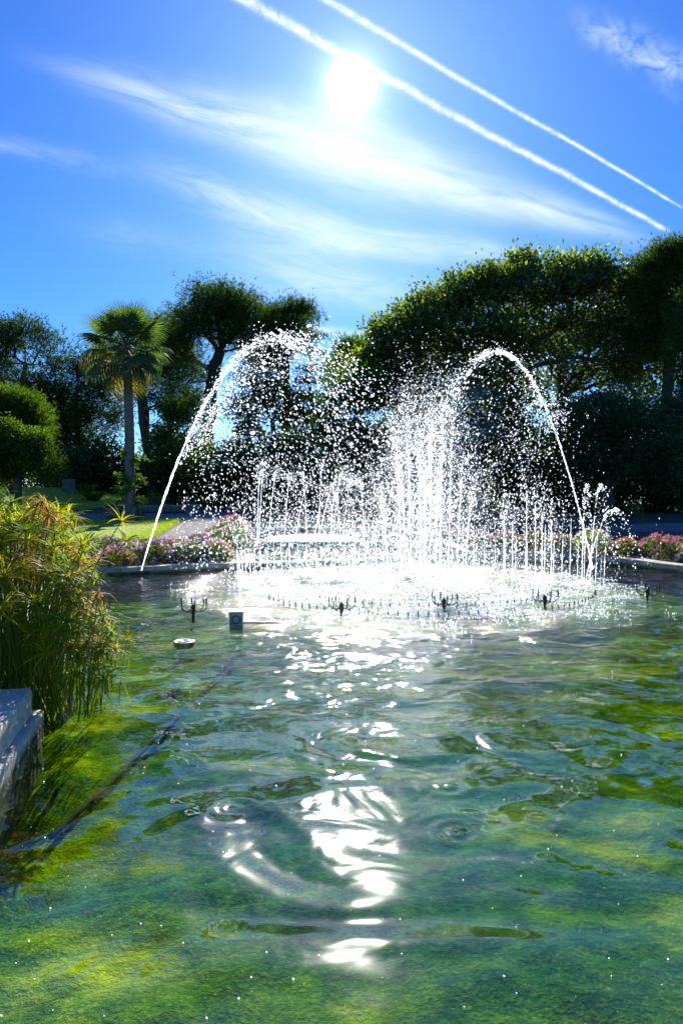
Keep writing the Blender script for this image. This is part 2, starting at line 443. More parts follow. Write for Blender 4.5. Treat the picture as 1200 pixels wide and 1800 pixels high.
bx, by = np.arange(-6, 9.4, cell), np.arange(.6, 17.6, cell)
X, Y = np.meshgrid(bx, by)
B1 = fbm(np.stack([X * 1.3, Y * 1.3, X * 0 + 3], -1), 4); B2 = fbm(np.stack([X * 7, Y * 7, X * 0 + 9], -1), 3)
Z = -DEPTH + (B1 - .47) * .22 + (B2 - .45) * .07
V = np.stack([X, Y, Z], -1).reshape(-1, 3); nx = len(bx)
ii, jj = np.meshgrid(np.arange(len(by) - 1), np.arange(nx - 1), indexing='ij'); a = (ii * nx + jj).ravel()
F = np.stack([a, a + 1, a + nx + 1, a + nx], -1)
keep = inside(offset_poly(POOL, .18), X[:-1, :-1].ravel(), Y[:-1, :-1].ravel())
obj('pool_floor', mesh_np('pool_floor', V, F[keep], M_BASIN, True), kind='structure')
# basin wall, lined with the same algae below the water line
def cope_z(y): return .15 + max(0., min(1., (y - 15.6) / 10)) * .36
mb = MB(); n = len(POOL)
for i in range(n):
    (x1, y1), (x2, y2) = POOL[i], POOL[(i + 1) % n]
    z1, z2 = cope_z(y1) - .085, cope_z(y2) - .085
    if i in (0, 1): z1 = z2 = -.02
    mb.add([(x1, y1, -.8), (x2, y2, -.8), (x2, y2, z2), (x1, y1, z1)], [(0, 1, 2, 3)])
t = NT('basin_wall'); n1 = t.noise(4, 5, .6)
sx = t.node('ShaderNodeSeparateXYZ'); t.l.new(t.pos(), sx.inputs[0])
wet = t.rng(t.math('ADD', sx.outputs[2], t.math('MULTIPLY', n1, .06)), .03, .09)
M_WALL = t.principled(t.mix(wet, t.ramp(n1, [(.3, (.02, .03, .01)), (.7, (.09, .10, .03))]), t.ramp(n1, [(.3, (.14, .13, .10)), (.7, (.28, .26, .21))])), .9, t.bump(n1, .5, .02))
mb.build('pool_wall', M_WALL, kind='structure')
# coping stones, one by one, with open joints
cop = obj('pool_coping', None, kind='structure', label='pale stone coping around the pool and its canal')
cop.empty_display_size = .1
nn = 0
inn, outn = offset_poly(POOL, -.035), offset_poly(POOL, .34)
for i in range(2, n - 2):
    p0, p1, q0, q1 = [Vector(v) for v in (inn[i], inn[(i + 1) % n], outn[i], outn[(i + 1) % n])]
    if p0.y < 5.5 and p0.x < 0: continue
    L = (p1 - p0).length; k = max(1, round(L / .85))
    for s in range(k):
        a0, a1 = s / k + (.006 / L), (s + 1) / k - (.006 / L)
        A, Bp, C_, Dp = p0.lerp(p1, a0), p0.lerp(p1, a1), q0.lerp(q1, a1), q0.lerp(q1, a0)
        hz = rnd.uniform(-.004, .004)
        top = [(v.x, v.y, cope_z(v.y) + hz) for v in (A, Bp, C_, Dp)]
        cen = np.mean(top, 0)
        b = .010
        V = [(x, y, z - .09) for x, y, z in top] + [(x, y, z - b) for x, y, z in top] + [tuple(np.array(q) * .975 + cen * .025) for q in top]
        F = []
        for r in (0, 4):
            for c in range(4): F.append((r + c, r + 4 + c, r + 4 + (c + 1) % 4, r + (c + 1) % 4))
        F += [(8, 11, 10, 9), (0, 1, 2, 3)]
        obj('coping_stone', mesh_np('coping_stone', V, np.array(F), M_COPE), cop)

# ------------------------------------------------------------------ water
RC = (1.4, 13.0)                                      # centre of the fountain ring
def water_mat():
    t = NT('pool_water')
    P = t.pos()
    sep = t.node('ShaderNodeSeparateXYZ'); t.l.new(P, sep.inputs[0])
    x, y = sep.outputs[0], sep.outputs[1]
    def rdist(cx, cyc):
        return t.math('SQRT', t.math('ADD', t.math('POWER', t.math('SUBTRACT', x, cx), 2.0), t.math('POWER', t.math('SUBTRACT', y, cyc), 2.0)))
    r = rdist(*RC)
    nearf = t.rng(r, 3.0, 10.5, 1.0, 0.0)             # how stirred the surface is
    near2 = t.math('POWER', nearf, 1.6)
    swell = t.noise(.85, 1.0, .4, 1.5)
    mid = t.noise(2.6, 2.0, .5, .7)
    fine = t.noise(9.0, 3, .55, .4)
    vfine = t.noise(30.0, 3, .6, .3)
    def rings(cx, cyc, wl_, amp, rad):
        d = rdist(cx, cyc)
        return t.math('MULTIPLY', t.math('MULTIPLY', t.math('SINE', t.math('MULTIPLY', d, 2 * PI / wl_)), amp),
                      t.math('EXPONENT', t.math('MULTIPLY', t.math('POWER', t.math('DIVIDE', d, rad), 2.0), -1.0)))
    # heights in metres
    h = t.math('MULTIPLY', swell, .082)
    h = t.math('ADD', h, t.math('MULTIPLY', mid, t.math('ADD', t.math('MULTIPLY', near2, .088), .0075)))
    h = t.math('ADD', h, t.math('MULTIPLY', fine, t.math('MULTIPLY', t.math('POWER', nearf, 2.0), .026)))
    h = t.math('ADD', h, t.math('MULTIPLY', vfine, t.math('MULTIPLY', t.rng(r, 2.8, 5.0, 1, 0), .024)))
    ph = t.math('ADD', t.math('MULTIPLY', r, 2 * PI / .55), t.math('MULTIPLY', mid, 5.0))
    h = t.math('ADD', h, t.math('MULTIPLY', t.math('SINE', ph), t.math('MULTIPLY', nearf, .0050)))
    for (cx, cyc, w_, a_, rd) in ((.60, 3.70, .10, .0018, .16), (.62, 4.28, .12, .0022, .2), (1.06, 3.86, .12, .002, .2), (-.62, 3.98, .12, .002, .22), (-1.95, 4.9, .13, .001, .25), (1.0, 3.42, .12, .0016, .14)):
        h = t.math('ADD', h, rings(cx, cyc, w_, a_, rd))
    bp = t.node('ShaderNodeBump'); bp.inputs['Strength'].default_value = 1.0; bp.inputs['Distance'].default_value = 1.0; t.l.new(h, bp.inputs['Height'])
    N = bp.outputs[0]
    gl = t.node('ShaderNodeBsdfGlossy'); gl.inputs['Roughness'].default_value = .032; t.l.new(N, gl.inputs['Normal']); gl.inputs[0].default_value = (1, 1, 1, 1)
    gl0 = gl; gl1 = t.node('ShaderNodeBsdfGlossy'); gl1.inputs['Roughness'].default_value = .09; t.l.new(N, gl1.inputs['Normal'])
    gl = t.node('ShaderNodeMixShader'); gl.inputs[0].default_value = .11; t.l.new(gl0.outputs[0], gl.inputs[1]); t.l.new(gl1.outputs[0], gl.inputs[2])   # capillary ripples
    tr = t.node('ShaderNodeBsdfTransparent'); tr.inputs[0].default_value = (.84, 1.0, .74, 1)
    gi = t.node('ShaderNodeNewGeometry').outputs['Incoming']
    dt = t.node('ShaderNodeVectorMath', operation='DOT_PRODUCT'); t.l.new(gi, dt.inputs[0]); t.l.new(N, dt.inputs[1])
    cz = t.math('MINIMUM', t.math('ABSOLUTE', dt.outputs['Value']), 1.0)
    schl = t.math('ADD', t.math('MULTIPLY', t.math('POWER', t.math('SUBTRACT', 1.0, cz), 4.2), .96), .036)
    ms = t.node('ShaderNodeMixShader'); t.l.new(schl, ms.inputs[0]); t.l.new(tr.outputs[0], ms.inputs[1]); t.l.new(gl.outputs[0], ms.inputs[2])
    # white water under the falling drops
    foam_n = t.noise(11, 6, .8, .3); foam_m = t.math('ADD', t.rng(r, 3.2, 4.9, .60, .08), t.math('MULTIPLY', t.math('SUBTRACT', t.noise(1.1, 4, .7), .5), 1.1))
    foam = t.rng(t.math('ADD', foam_n, foam_m), 1.04, 1.24, 0.0, .8)
    fd = t.node('ShaderNodeBsdfDiffuse'); fd.inputs[0].default_value = (.86, .88, .90, 1)
    ft = t.node('ShaderNodeBsdfTranslucent'); ft.inputs[0].default_value = (.8, .84, .88, 1)
    fs = t.node('ShaderNodeMixShader'); fs.inputs[0].default_value = .4; t.l.new(fd.outputs[0], fs.inputs[1]); t.l.new(ft.outputs[0], fs.inputs[2])
    mf = t.node('ShaderNodeMixShader'); t.l.new(foam, mf.inputs[0]); t.l.new(ms.outputs[0], mf.inputs[1]); t.l.new(fs.outputs[0], mf.inputs[2])
    t.l.new(mf.outputs[0], t.out.inputs[0]); return t.m
M_WATER = water_mat()
tri = tessellate_polygon([[Vector((x, y, 0)) for x, y in POOL]])
main = [p for p in POOL if p[1] < 17.31]
mainp = POOL[:9] + POOL[13:]
cell = .10
bx, by = np.arange(-6, 9.4, cell), np.arange(.9, 17.6, cell)
X, Y = np.meshgrid(bx, by); R_ = np.hypot(X - RC[0], Y - RC[1])
amp = np.clip((9 - R_) / 6, .1, 1)
Z = amp * (.016 * np.sin(R_ * 2 * PI / 1.1 + 3 * vnoise(np.stack([X, Y, X * 0], -1))) + .02 * (fbm(np.stack([X * 1.6, Y * 1.6, X * 0 + 5], -1), 3) - .45))
V = np.stack([X, Y, Z], -1).reshape(-1, 3); nx = len(bx)
ii, jj = np.meshgrid(np.arange(len(by) - 1), np.arange(nx - 1), indexing='ij'); a = (ii * nx + jj).ravel()
F = np.stack([a, a + 1, a + nx + 1, a + nx], -1)
keep = inside(offset_poly(mainp, .09), X[:-1, :-1].ravel() + .05, Y[:-1, :-1].ravel() + .05)
obj('water', mesh_np('water', V, F[keep], M_WATER, True), kind='structure', label='rippled clear green water of the fountain pool')

# canal stepping up behind the pool: weirs and water levels
def canal_x(y):
    L = np.interp(y, [15.5, 20, 25], [-1.9, -2.6, -3.2]); Rr = np.interp(y, [17.3, 23.4, 27], [3.07, 1.87, .9]); return L, Rr
t = NT('canal_water'); n1 = t.noise(5, 3, .6, .5); n2 = t.noise(22, 3, .6)
nb = t.bump(t.math('ADD', t.math('MULTIPLY', n1, .04), t.math('MULTIPLY', n2, .012)), 1.0, 1.0)
gl = t.node('ShaderNodeBsdfGlossy'); gl.inputs['Roughness'].default_value = .05; t.l.new(nb, gl.inputs['Normal'])
tr = t.node('ShaderNodeBsdfDiffuse'); tr.inputs[0].default_value = (.05, .09, .02, 1)
fr = t.node('ShaderNodeFresnel'); fr.inputs['IOR'].default_value = 1.33; t.l.new(nb, fr.inputs['Normal'])
ms = t.node('ShaderNodeMixShader'); t.l.new(fr.outputs[0], ms.inputs[0]); t.l.new(tr.outputs[0], ms.inputs[1]); t.l.new(gl.outputs[0], ms.inputs[2]); t.l.new(ms.outputs[0], t.out.inputs[0])
M_CANAL = t.m
t = NT('falling_water'); n1 = t.noise(10, 4, .7, stretch=(3, 3, .5))
f = t.rng(n1, .50, .64)
d1 = t.node('ShaderNodeBsdfDiffuse'); d1.inputs[0].default_value = (.8, .84, .86, 1)
d2 = t.node('ShaderNodeBsdfTranslucent'); d2.inputs[0].default_value = (.8, .84, .86, 1)
a1 = t.node('ShaderNodeAddShader'); t.l.new(d1.outputs[0], a1.inputs[0]); t.l.new(d2.outputs[0], a1.inputs[1])
g1 = t.node('ShaderNodeBsdfTransparent'); g1.inputs[0].default_value = (.7, .85, .7, 1)
ms = t.node('ShaderNodeMixShader'); t.l.new(f, ms.inputs[0]); t.l.new(g1.outputs[0], ms.inputs[1]); t.l.new(a1.outputs[0], ms.inputs[2]); t.l.new(ms.outputs[0], t.out.inputs[0])
M_FALL = t.m
t = NT('white_froth'); n1 = t.noise(26, 5, .7)
M_FROTH = t.principled(t.ramp(n1, [(.35, (.35, .42, .40)), (.6, (.85, .88, .9))]), .6, t.bump(n1, .9, .05))
weirs = [((-1.9, 15.55), (3.05, 17.35), .10), ((-2.42, 18.8), (2.76, 19.3), .30), ((-2.95, 23.0), (1.95, 23.3), .44), ((-3.2, 25.1), (1.2, 26.2), .50)]
wl_lab = ['low stone weir with falling water between pool and canal', 'second stone weir across the canal behind the pool', 'third stone weir further up the canal', 'farthest stone weir at the canal head']
for i, (p, q, z) in enumerate(weirs):
    p, q = np.array(p), np.array(q); L = np.linalg.norm(q - p); rz = math.atan2(q[1] - p[1], q[0] - p[0]); c = (p + q) / 2
    w = thing('weir', wl_lab[i], 'weir', (c[0], c[1], 0), rz, 'weirs of the stepped canal')
    MB().box((0, .14, z / 2 - .3), (L, .25, z + .6)).build('weir_wall', M_WALL, w)
    k = 7
    for s in range(k):
        MB().box((-L / 2 + (s + .5) * L / k, .12, z + .001), (L / k - .015, .36, .05), bev=.008).build('cap_stone', M_COPE, w)
    zl = weirs[i - 1][2] if i else 0.0
    xs = np.linspace(-L / 2 + .05, L / 2 - .05, 60); mbf = MB()
    prof = [(.20, z + .032), (.0, z + .036), (-.085, z + .020), (-.12, z - .05), (-.135, zl + .01)]
    V = np.array([(xx, a_ + .006 * math.sin(xx * 17 + b_ * 30), b_) for a_, b_ in prof for xx in xs]); F = [(r * 60 + s, r * 60 + s + 1, r * 60 + 61 + s, r * 60 + 60 + s) for r in range(4) for s in range(59)]
    mbf.add(V, F).build('water_curtain', M_FALL, w, True)
for i in range(3):
    (p, q, z), (p2, q2, z2) = weirs[i], weirs[i + 1]
    V = [(p[0] - .1, p[1] + .2, z + .028), (q[0] + .1, q[1] + .2, z + .028), (q2[0] + .1, q2[1] + .1, z + .028), (p2[0] - .1, p2[1] + .1, z + .028)]
    obj('canal_water', mesh_np('canal_water', V, np.array([(0, 1, 2, 3)]), M_CANAL), kind='structure')
obj('canal_water', mesh_np('canal_water', [(-3.2, 25.2, .53), (1.2, 26.3, .53), (.9, 28, .53), (-3.3, 28, .53)], np.array([(0, 1, 2, 3)]), M_CANAL), kind='structure')
# froth mounds where jets fall
def froth(px, py, d, rx, ry, hz, lab):
    c = W(px, py, d); th = np.linspace(0, 2 * PI, 41)[:-1]; V = [(0, 0, hz)]
    for r in np.linspace(.1, 1, 12):
        for a_ in th:
            k = 1 + .12 * math.sin(a_ * 3 + 1) + .08 * math.sin(a_ * 7)
            nz = rnd.uniform(-.5, 1) * hz * .35 * (1 - r)
            V.append((rx * r * k * math.cos(a_), ry * r * k * math.sin(a_), hz * (1 - r ** 1.6) + nz - .01))
    F3 = [(0, 1 + k, 1 + (k + 1) % 40) for k in range(40)]
    F4 = [(1 + r * 40 + k, 41 + r * 40 + k, 41 + r * 40 + (k + 1) % 40, 1 + r * 40 + (k + 1) % 40) for r in range(11) for k in range(40)]
    obj('water_froth', mesh_np('water_froth', V, [np.array(F3), np.array(F4)], M_FROTH, True), loc=(c[0], c[1], 0.33), label=lab, category='foam')
froth(542, 940, 20.3, 1.3, 1.0, .10, 'white mound of froth in the canal below the small arching jets')

# ------------------------------------------------------------------ floating specks
def drops_mesh(name, P, R, mat, stretch=None, smooth=True):
    """octahedral droplets"""
    P = np.asarray(P, float); m = len(P); R = np.broadcast_to(R, (m,))
    base = np.array([(1, 0, 0), (-1, 0, 0), (0, 1, 0), (0, -1, 0), (0, 0, 1), (0, 0, -1)], float)
    Fb = np.array([(0, 2, 4), (2, 1, 4), (1, 3, 4), (3, 0, 4), (2, 0, 5), (1, 2, 5), (3, 1, 5), (0, 3, 5)])
    V = base[None] * R[:, None, None]
    if stretch is not None:                       # elongate along the velocity
        T = unit(stretch); k = (V @ T[:, :, None])
        V = V + k * T[:, None, :] * .8
    V = (V + P[:, None]).reshape(-1, 3)
    F = (Fb[None] + (np.arange(m) * 6)[:, None, None]).reshape(-1, 3)
    return mesh_np(name, V, F, mat, smooth)
t = NT('water_drop')
a = t.node('ShaderNodeBsdfTranslucent'); a.inputs[0].default_value = (1.60, 1.63, 1.66, 1)      # a drop sends sunlight on mostly forwards
b = t.node('ShaderNodeBsdfGlossy'); b.inputs[0].default_value = (1, 1, 1, 1); b.inputs['Roughness'].default_value = .5
c = t.node('ShaderNodeBsdfDiffuse'); c.inputs[0].default_value = (.9, .93, .95, 1)
m1 = t.node('ShaderNodeMixShader'); m1.inputs[0].default_value = .12; t.l.new(a.outputs[0], m1.inputs[1]); t.l.new(b.outputs[0], m1.inputs[2])
m2 = t.node('ShaderNodeMixShader'); m2.inputs[0].default_value = .06; t.l.new(m1.outputs[0], m2.inputs[1]); t.l.new(c.outputs[0], m2.inputs[2]); t.l.new(m2.outputs[0], t.out.inputs[0])
M_DROP = t.m
ns_ = 300
py = rng.uniform(1120, 1800, ns_); dd = CAMH * FOC / (py - HOR); xx = rng.uniform(-.5, .5, ns_) * dd
okp = inside(POOL, xx, dd); P = np.c_[xx, dd, np.full(ns_, .003)][okp]
obj('floating_specks', drops_mesh('floating_specks', P, (.0006 + .0032 * rng.random(len(P)) ** 3) * (1 + .1 * P[:, 1]), M_DROP), kind='stuff', label='tiny white bubbles and petals floating on the water')

# ------------------------------------------------------------------ jets of water
GR = 9.81
def ballistic(P0, apex, T_end=None):
    P0, apex = np.array(P0, float), np.array(apex, float)
    H = apex[2] - P0[2]; vz = math.sqrt(2 * GR * H); ta = vz / GR
    v = np.array([(apex[0] - P0[0]) / ta, (apex[1] - P0[1]) / ta, vz])
    return v, ta
def spray(P0, apex, n, disp, rad, zmin=.02, core=True, tmin=.0, floor=0.0, slow=0.0, up=False, bias=1.0, drag=0.0):
    """droplets thrown from P0 whose velocities scatter more and more along the flight"""
    v, ta = ballistic(P0, apex); P0 = np.array(P0, float); n = int(n * .72)
    tt = tmin + (rng.random(n) ** bias) * (2.15 * ta - tmin)
    if up: tt = np.abs(rng.normal(ta, ta * .45, n))
    k = 1 - slow * rng.random(n) ** 1.5 * np.clip(tt / ta, 0, 1)
    vel = v[None] * k[:, None] + rng.normal(0, 1, (n, 3)) * np.array(disp) * np.clip(tt / ta, .08, 2)[:, None]
    hor = tt.copy()
    if drag:                                     # the air slows the drops once the stream has broken up
        f = tt / ta; hor = np.where(f < 1, f, 1 + (1 - np.exp(-drag * (f - 1).clip(0))) / drag) * ta
    P = P0 + vel * np.stack([hor, hor, tt], 1) - np.array([0, 0, .5 * GR]) * (tt ** 2)[:, None]
    vv = vel - np.array([0, 0, GR]) * tt[:, None]
    ok = P[:, 2] > floor + zmin
    P, vv = P[ok], vv[ok]
    r = .60 * rad * rng.lognormal(-.12, .52, len(P))
    return P, r, vv
def stream(mb, P0, apex, t0, t1, r0, r1, n=26, sides=5, jit=.0):
    v, ta = ballistic(P0, apex); ts = np.linspace(t0, t1, n) * ta
    P = np.array(P0, float) + v * ts[:, None] - np.array([0, 0, .5 * GR]) * (ts ** 2)[:, None]
    if jit: P += rng.normal(0, jit, P.shape) * np.linspace(0, 1, n)[:, None]
    R = np.linspace(r0, r1, n) * (1 + .25 * rng.normal(0, 1, n).clip(-1.5, 1.5))
    mb.tube(P, R, sides)
def jet(name, label, group, P0, parts, streams=(), loc=None):
    """parts: list of (P, r, vv); streams: callables filling a MB with unbroken water"""
    t_ = thing(name, label, 'water jet', tuple(P0), 0, group)
    P = np.vstack([p[0] for p in parts]) - np.array(P0); r = np.concatenate([p[1] for p in parts]); vv = np.vstack([p[2] for p in parts])
    obj('spray', drops_mesh('spray', P, r, M_DROP, vv), t_, kind='stuff')
    if streams:
        mb = MB()
        for s in streams: s(mb)
        mb.v = [v - np.array(P0) for v in mb.v]
        mb.build('stream', M_DROP, t_, True)
    return t_
# the two tall arching jets thrown from the sides towards the middle
PL = np.array([-4.05, 14.4, .08]); AL = W(484, 594, 13.4)
PR = W(1042, 1008, 14.6); PR[2] = .08; AR = W(872, 617, 14.6)
jet('arching_jet', 'tall jet arching from the left side of the pool in front of the palm', 'tall arching jets', PL,
    [spray(PL, AL, 1700, (.07, .08, .07), .0095, tmin=.12, drag=1.2), spray(PL, AL, 1300, (.12, .15, .10), .0135, tmin=.6, drag=1.2), spray(PL, AL, 4600, (.22, .5, .25), .0105, tmin=.35, slow=.45, drag=1.8),
     spray(PL, AL + np.array([.45, 0, -.10]), 1400, (.12, .2, .12), .013, tmin=.85, drag=1.2), spray(PL, AL + np.array([.2, 0, -.25]), 4200, (.20, .5, .22), .0105, tmin=.45, slow=.32, drag=1.6)],
    [lambda mb: stream(mb, PL, AL, 0, .30, .013, .020, 30, 6, .004), lambda mb: stream(mb, PL, AL, .2, .62, .012, .007, 40, 5, .016),
     lambda mb: stream(mb, PL + np.array([0.01, 0.02, 0]), AL + np.array([-.06, 0, -.1]), .1, .55, .010, .006, 40, 5, .018)])
jet('arching_jet', 'tall jet arching from the right side of the pool with a bright beaded crest', 'tall arching jets', PR,
    [spray(PR, AR, 760, (.04, .05, .025), .017, tmin=.30), spray(PR, AR, 800, (.09, .1, .06), .012, tmin=.1),
     spray(PR, AR, 1200, (.42, .4, .3), .0085, tmin=.5, slow=.10)],
    [lambda mb: stream(mb, PR, AR, 0, .30, .010, .012, 26, 6, .004), lambda mb: stream(mb, PR, AR, .3, .38, .010, .007, 14, 5, .012)])
A3 = W(945, 690, 14.2); P3 = W(1030, 1004, 14.8); P3[2] = .05
jet('arching_jet', 'wide veil of drops falling beneath the right arching jet', 'tall arching jets', P3,
    [spray(P3, A3, 2600, (.36, .4, .28), .0095, tmin=.55, slow=.10), spray(P3, W(930, 790, 14.2), 900, (.4, .4, .3), .009, tmin=.6)])
# central column
CB = np.array([1.75, 13.6, .03])
cols = [(690, 730, 1.0), (712, 672, 1.3), (735, 700, 1.0), (757, 670, 1.4), (780, 690, 1.2), (800, 672, .7), (745, 790, .8), (820, 760, .6), (770, 830, .9), (700, 800, .7), (660, 830, .6), (840, 820, .5)]
labs = ['a thin plume at the left edge of the white central column', 'the tall left peak of the white central column', 'a plume between the two peaks of the central column', 'the tall middle peak of the white central column',
        'the bright plume right of the middle peak of the central column', 'the faint plume on the right shoulder of the central column', 'a lower plume in the heart of the central column', 'an outlying low plume right of the central column',
        'the short dense plume at the foot of the central column', 'a low plume left of the foot of the central column', 'the outermost low plume on the left of the column', 'the outermost low plume on the right of the column']
for (px, py, k), lb in zip(cols, labs):
    d = rnd.uniform(12.9, 14.3); top = W(px, py, d); b0 = np.array([(px * .35 + 750 * .65 - 600) * d / FOC, d, .03])
    b1 = np.array([(px - 600) * d / FOC, d, .03])
    b0 = b0 * .4 + b1 * .6
    jet('vertical_jet', 'fountain spray: ' + lb, 'jets of the central column', b0,
        [spray(b0, top, int(2000 * k), (.13, .13, .42), .0078, up=False, bias=.75, slow=.22), spray(b0, top, int(420 * k), (.28, .28, .3), .0072, slow=.4, bias=.7),
         spray(b0, b0 * .5 + top * .5, int(400 * k), (.3, .3, .3), .008, slow=.2), spray(b0, top * .96 + b0 * .04, int(3200 * k), (.24, .24, .40), .0042, bias=.8, slow=.3)],
        [lambda mb: stream(mb, b0, top, 0, .35, .006, .003, 16, 5, .008)])
# ring of short upright jets: streams below, beads above
def small_jet(P0, h, lean, lab, n=46, group='short upright jets standing in the ring', scat=.09, rr=.0075, sides=4):
    P0 = np.array(P0, float); ap = P0 + np.array([lean[0], lean[1], h])
    return jet('upright_jet', lab, group, P0, [spray(P0, ap, n, (scat, scat, .14), rr, tmin=.22, slow=.12, bias=.8)],
               [lambda mb: stream(mb, P0, ap, 0, .33, .0038, .0025, 10, sides, .001)])
nring = 46
ONES = ['first', 'second', 'third', 'fourth', 'fifth', 'sixth', 'seventh', 'eighth', 'ninth', 'tenth', 'eleventh', 'twelfth', 'thirteenth', 'fourteenth', 'fifteenth', 'sixteenth', 'seventeenth', 'eighteenth', 'nineteenth', 'twentieth', 'twenty-first', 'twenty-second', 'twenty-third']
for k in range(nring):
    a_ = math.radians(-8 + 196 * k / (nring - 1)); rr = 3.25
    p = (RC[0] + rr * math.cos(a_), RC[1] + rr * math.sin(a_), .02)
    if 25 < k < 34: h = rnd.uniform(.7, 1.5)
    else: h = rnd.uniform(.9, 1.6)
    if k < 20: h = [1.3, 1.0, 1.5, 1.2, 1.75, 1.3, 2.1, 1.5, 1.2, 1.8, 1.4, 1.65, 1.3, 1.5, 1.1, 1.7, 1.2, 1.9, 1.5, 1.4][k]
    small_jet(p, h, (math.cos(a_) * .10, math.sin(a_) * .1 + rnd.uniform(-.04, .04)), ('%s thin upright beaded jet from the %s end of the ring' % (ONES[k if k < 23 else 45 - k], 'right' if k < 23 else 'left')), n=80)
for px, py, d, q_ in ((925, 812, 13.6, 'tallest'), (900, 880, 13.2, 'second from left'), (940, 846, 14.3, 'fourth from left'), (952, 860, 12.9, 'fifth from left'), (885, 858, 14.0, 'leftmost'), (968, 880, 13.7, 'rightmost')):
    b = np.array([(px - 600) * d / FOC, d, .02]); tp = W(px, py, d)
    jet('upright_jet', q_ + ' of the six dense taller jets right of the central column', 'taller jets right of the column', b, [spray(b, tp, 420, (.16, .16, .3), .0085, slow=.3, bias=.7)], [lambda mb: stream(mb, b, tp, 0, .5, .007, .004, 16, 5, .004)])
# little arcs at the right end of the ring
for (p0, ap, n, lb) in (((1036, 1012, 14.0), (1056, 852, 14.0), 190, 'small arc of beads at the right end of the ring, the higher one'), ((1030, 1014, 14.0), (1078, 897, 14.0), 220, 'small low arc of beads reaching furthest right over the pool'),
                        ((1022, 1016, 14), (1030, 856, 14), 150, 'small steep arc of beads beside the tall right jet')):
    b = W(*p0); b[2] = .02; tp = W(*ap)
    jet('small_arc_jet', lb, 'small arcs at the right end of the ring', b, [spray(b, tp, n, (.05, .05, .05), .012, tmin=.2)], [lambda mb: stream(mb, b, tp, 0, .42, .006, .005, 12, 5, .004)])
# little arcs over the canal behind
arcs = [(455, 938, 466, 816), (452, 940, 458, 822), (472, 935, 490, 820), (500, 940, 512, 835), (520, 938, 545, 850), (560, 940, 567, 812), (552, 940, 580, 852), (585, 945, 604, 826), (560, 942, 598, 838), (602, 950, 620, 842), (540, 944, 530, 832), (598, 950, 590, 870), (640, 950, 630, 840)]
for i, (x0, y0, x1, y1) in enumerate(arcs):
    d = rnd.uniform(18.6, 19.8); b = np.array([(x0 - 600) * d / FOC, d, .33]); tp = W(x1, y1, d)
    jet('canal_jet', ONES[sorted(a_[2] for a_ in arcs).index(x1)] + ' small arching jet from the left over the canal behind the pool', 'small arching jets over the canal', b,
        [spray(b, tp, 190, (.09, .09, .10), .0105, tmin=.35, floor=.32), spray(b, tp, 110, (.3, .3, .2), .009, tmin=.3, floor=.32)], [lambda mb: stream(mb, b, tp, 0, .8, .006, .003, 20, 5, .003)])
d = 19.2; b = np.array([(582 - 600) * d / FOC, d, .33]); tp = W(582, 868, d)
jet('canal_jet', 'broad white bubbling jet in the middle of the canal jets', 'small arching jets over the canal', b, [spray(b, tp, 700, (.26, .26, .2), .010, floor=.3, slow=.5)])
# fine drops falling everywhere between the jets, and the splash crowns where they land
def curtain(name, lab, n, box, r):
    P = rng.random((n, 3)) * (np.array(box[1]) - np.array(box[0])) + np.array(box[0])
    P[:, 2] = box[0][2] + (P[:, 2] - box[0][2]) * rng.random(n) ** .35
    obj(name, drops_mesh(name, P, r * rng.lognormal(0, .35, n), M_DROP, np.tile([0, 0, -1.], (n, 1))), kind='stuff', label=lab)
curtain('falling_drops', 'loose drops falling between the jets', 2200, ((-1.9, 12.5, .05), (5.2, 15.2, 1.9)), .0068)
curtain('falling_drops', 'loose drops drifting over the canal in front of the dark trees', 1600, ((-3.3, 13.2, .1), (.6, 16.0, 3.2)), .0075)
n = 17000
a_ = rng.uniform(0, 2 * PI, n); q = rng.random(n) ** .55 * 4.05 * (1 + .09 * rng.normal(0, 1, n))
P = np.c_[RC[0] + q * np.cos(a_), RC[1] + q * np.sin(a_) , np.abs(rng.normal(0, .022, n)) + .004]
cl = fbm(np.c_[P[:, :2] * 1.6, P[:, 2] * 0], 4); P = P[cl > .30 + .11 * np.clip(np.hypot(P[:, 0] - RC[0], P[:, 1] - RC[1]) / 3.2, 0, 1.3) ** 3]
obj('splash_drops', drops_mesh('splash_drops', P, rng.uniform(.004, .010, len(P)), M_DROP), kind='stuff', label='white splashes where the drops hit the pool')
P = np.c_[rng.normal(1.5, 1.5, 9000), rng.normal(13.4, .7, 9000), np.abs(rng.normal(0, .55, 9000)) + .02]
obj('fine_mist', drops_mesh('fine_mist', P, rng.uniform(.0025, .0045, len(P)), M_DROP), kind='stuff', label='fine mist hanging low over the ring')

# ------------------------------------------------------------------ fountain ironwork
t = NT('dark_bronze'); n1 = t.noise(30, 4)
M_IRON = t.principled(t.ramp(n1, [(.3, (.012, .014, .010)), (.7, (.05, .06, .035))]), .45, t.bump(n1, .3, .004), Metallic=.6)
t = NT('galvanised_box'); n1 = t.noise(18, 5); M_BOX = t.principled(t.ramp(n1, [(.3, (.16, .17, .13)), (.7, (.42, .43, .36))]), .5, Metallic=.5)
t = NT('white_lid'); n1 = t.noise(14, 5); M_LID = t.principled(t.ramp(n1, [(.3, (.55, .55, .52)), (.6, (.8, .8, .78))]), .35)
t = NT('lamp_glass'); M_GLASS = t.principled((.35, .42, .38), .08)
crown_l = ['leftmost six-armed nozzle crown near the lamp box', 'six-armed nozzle crown left of the pool centre', 'six-armed nozzle crown below the white central column', 'six-armed nozzle crown under the dense right jets', 'rightmost six-armed nozzle crown in open green water']
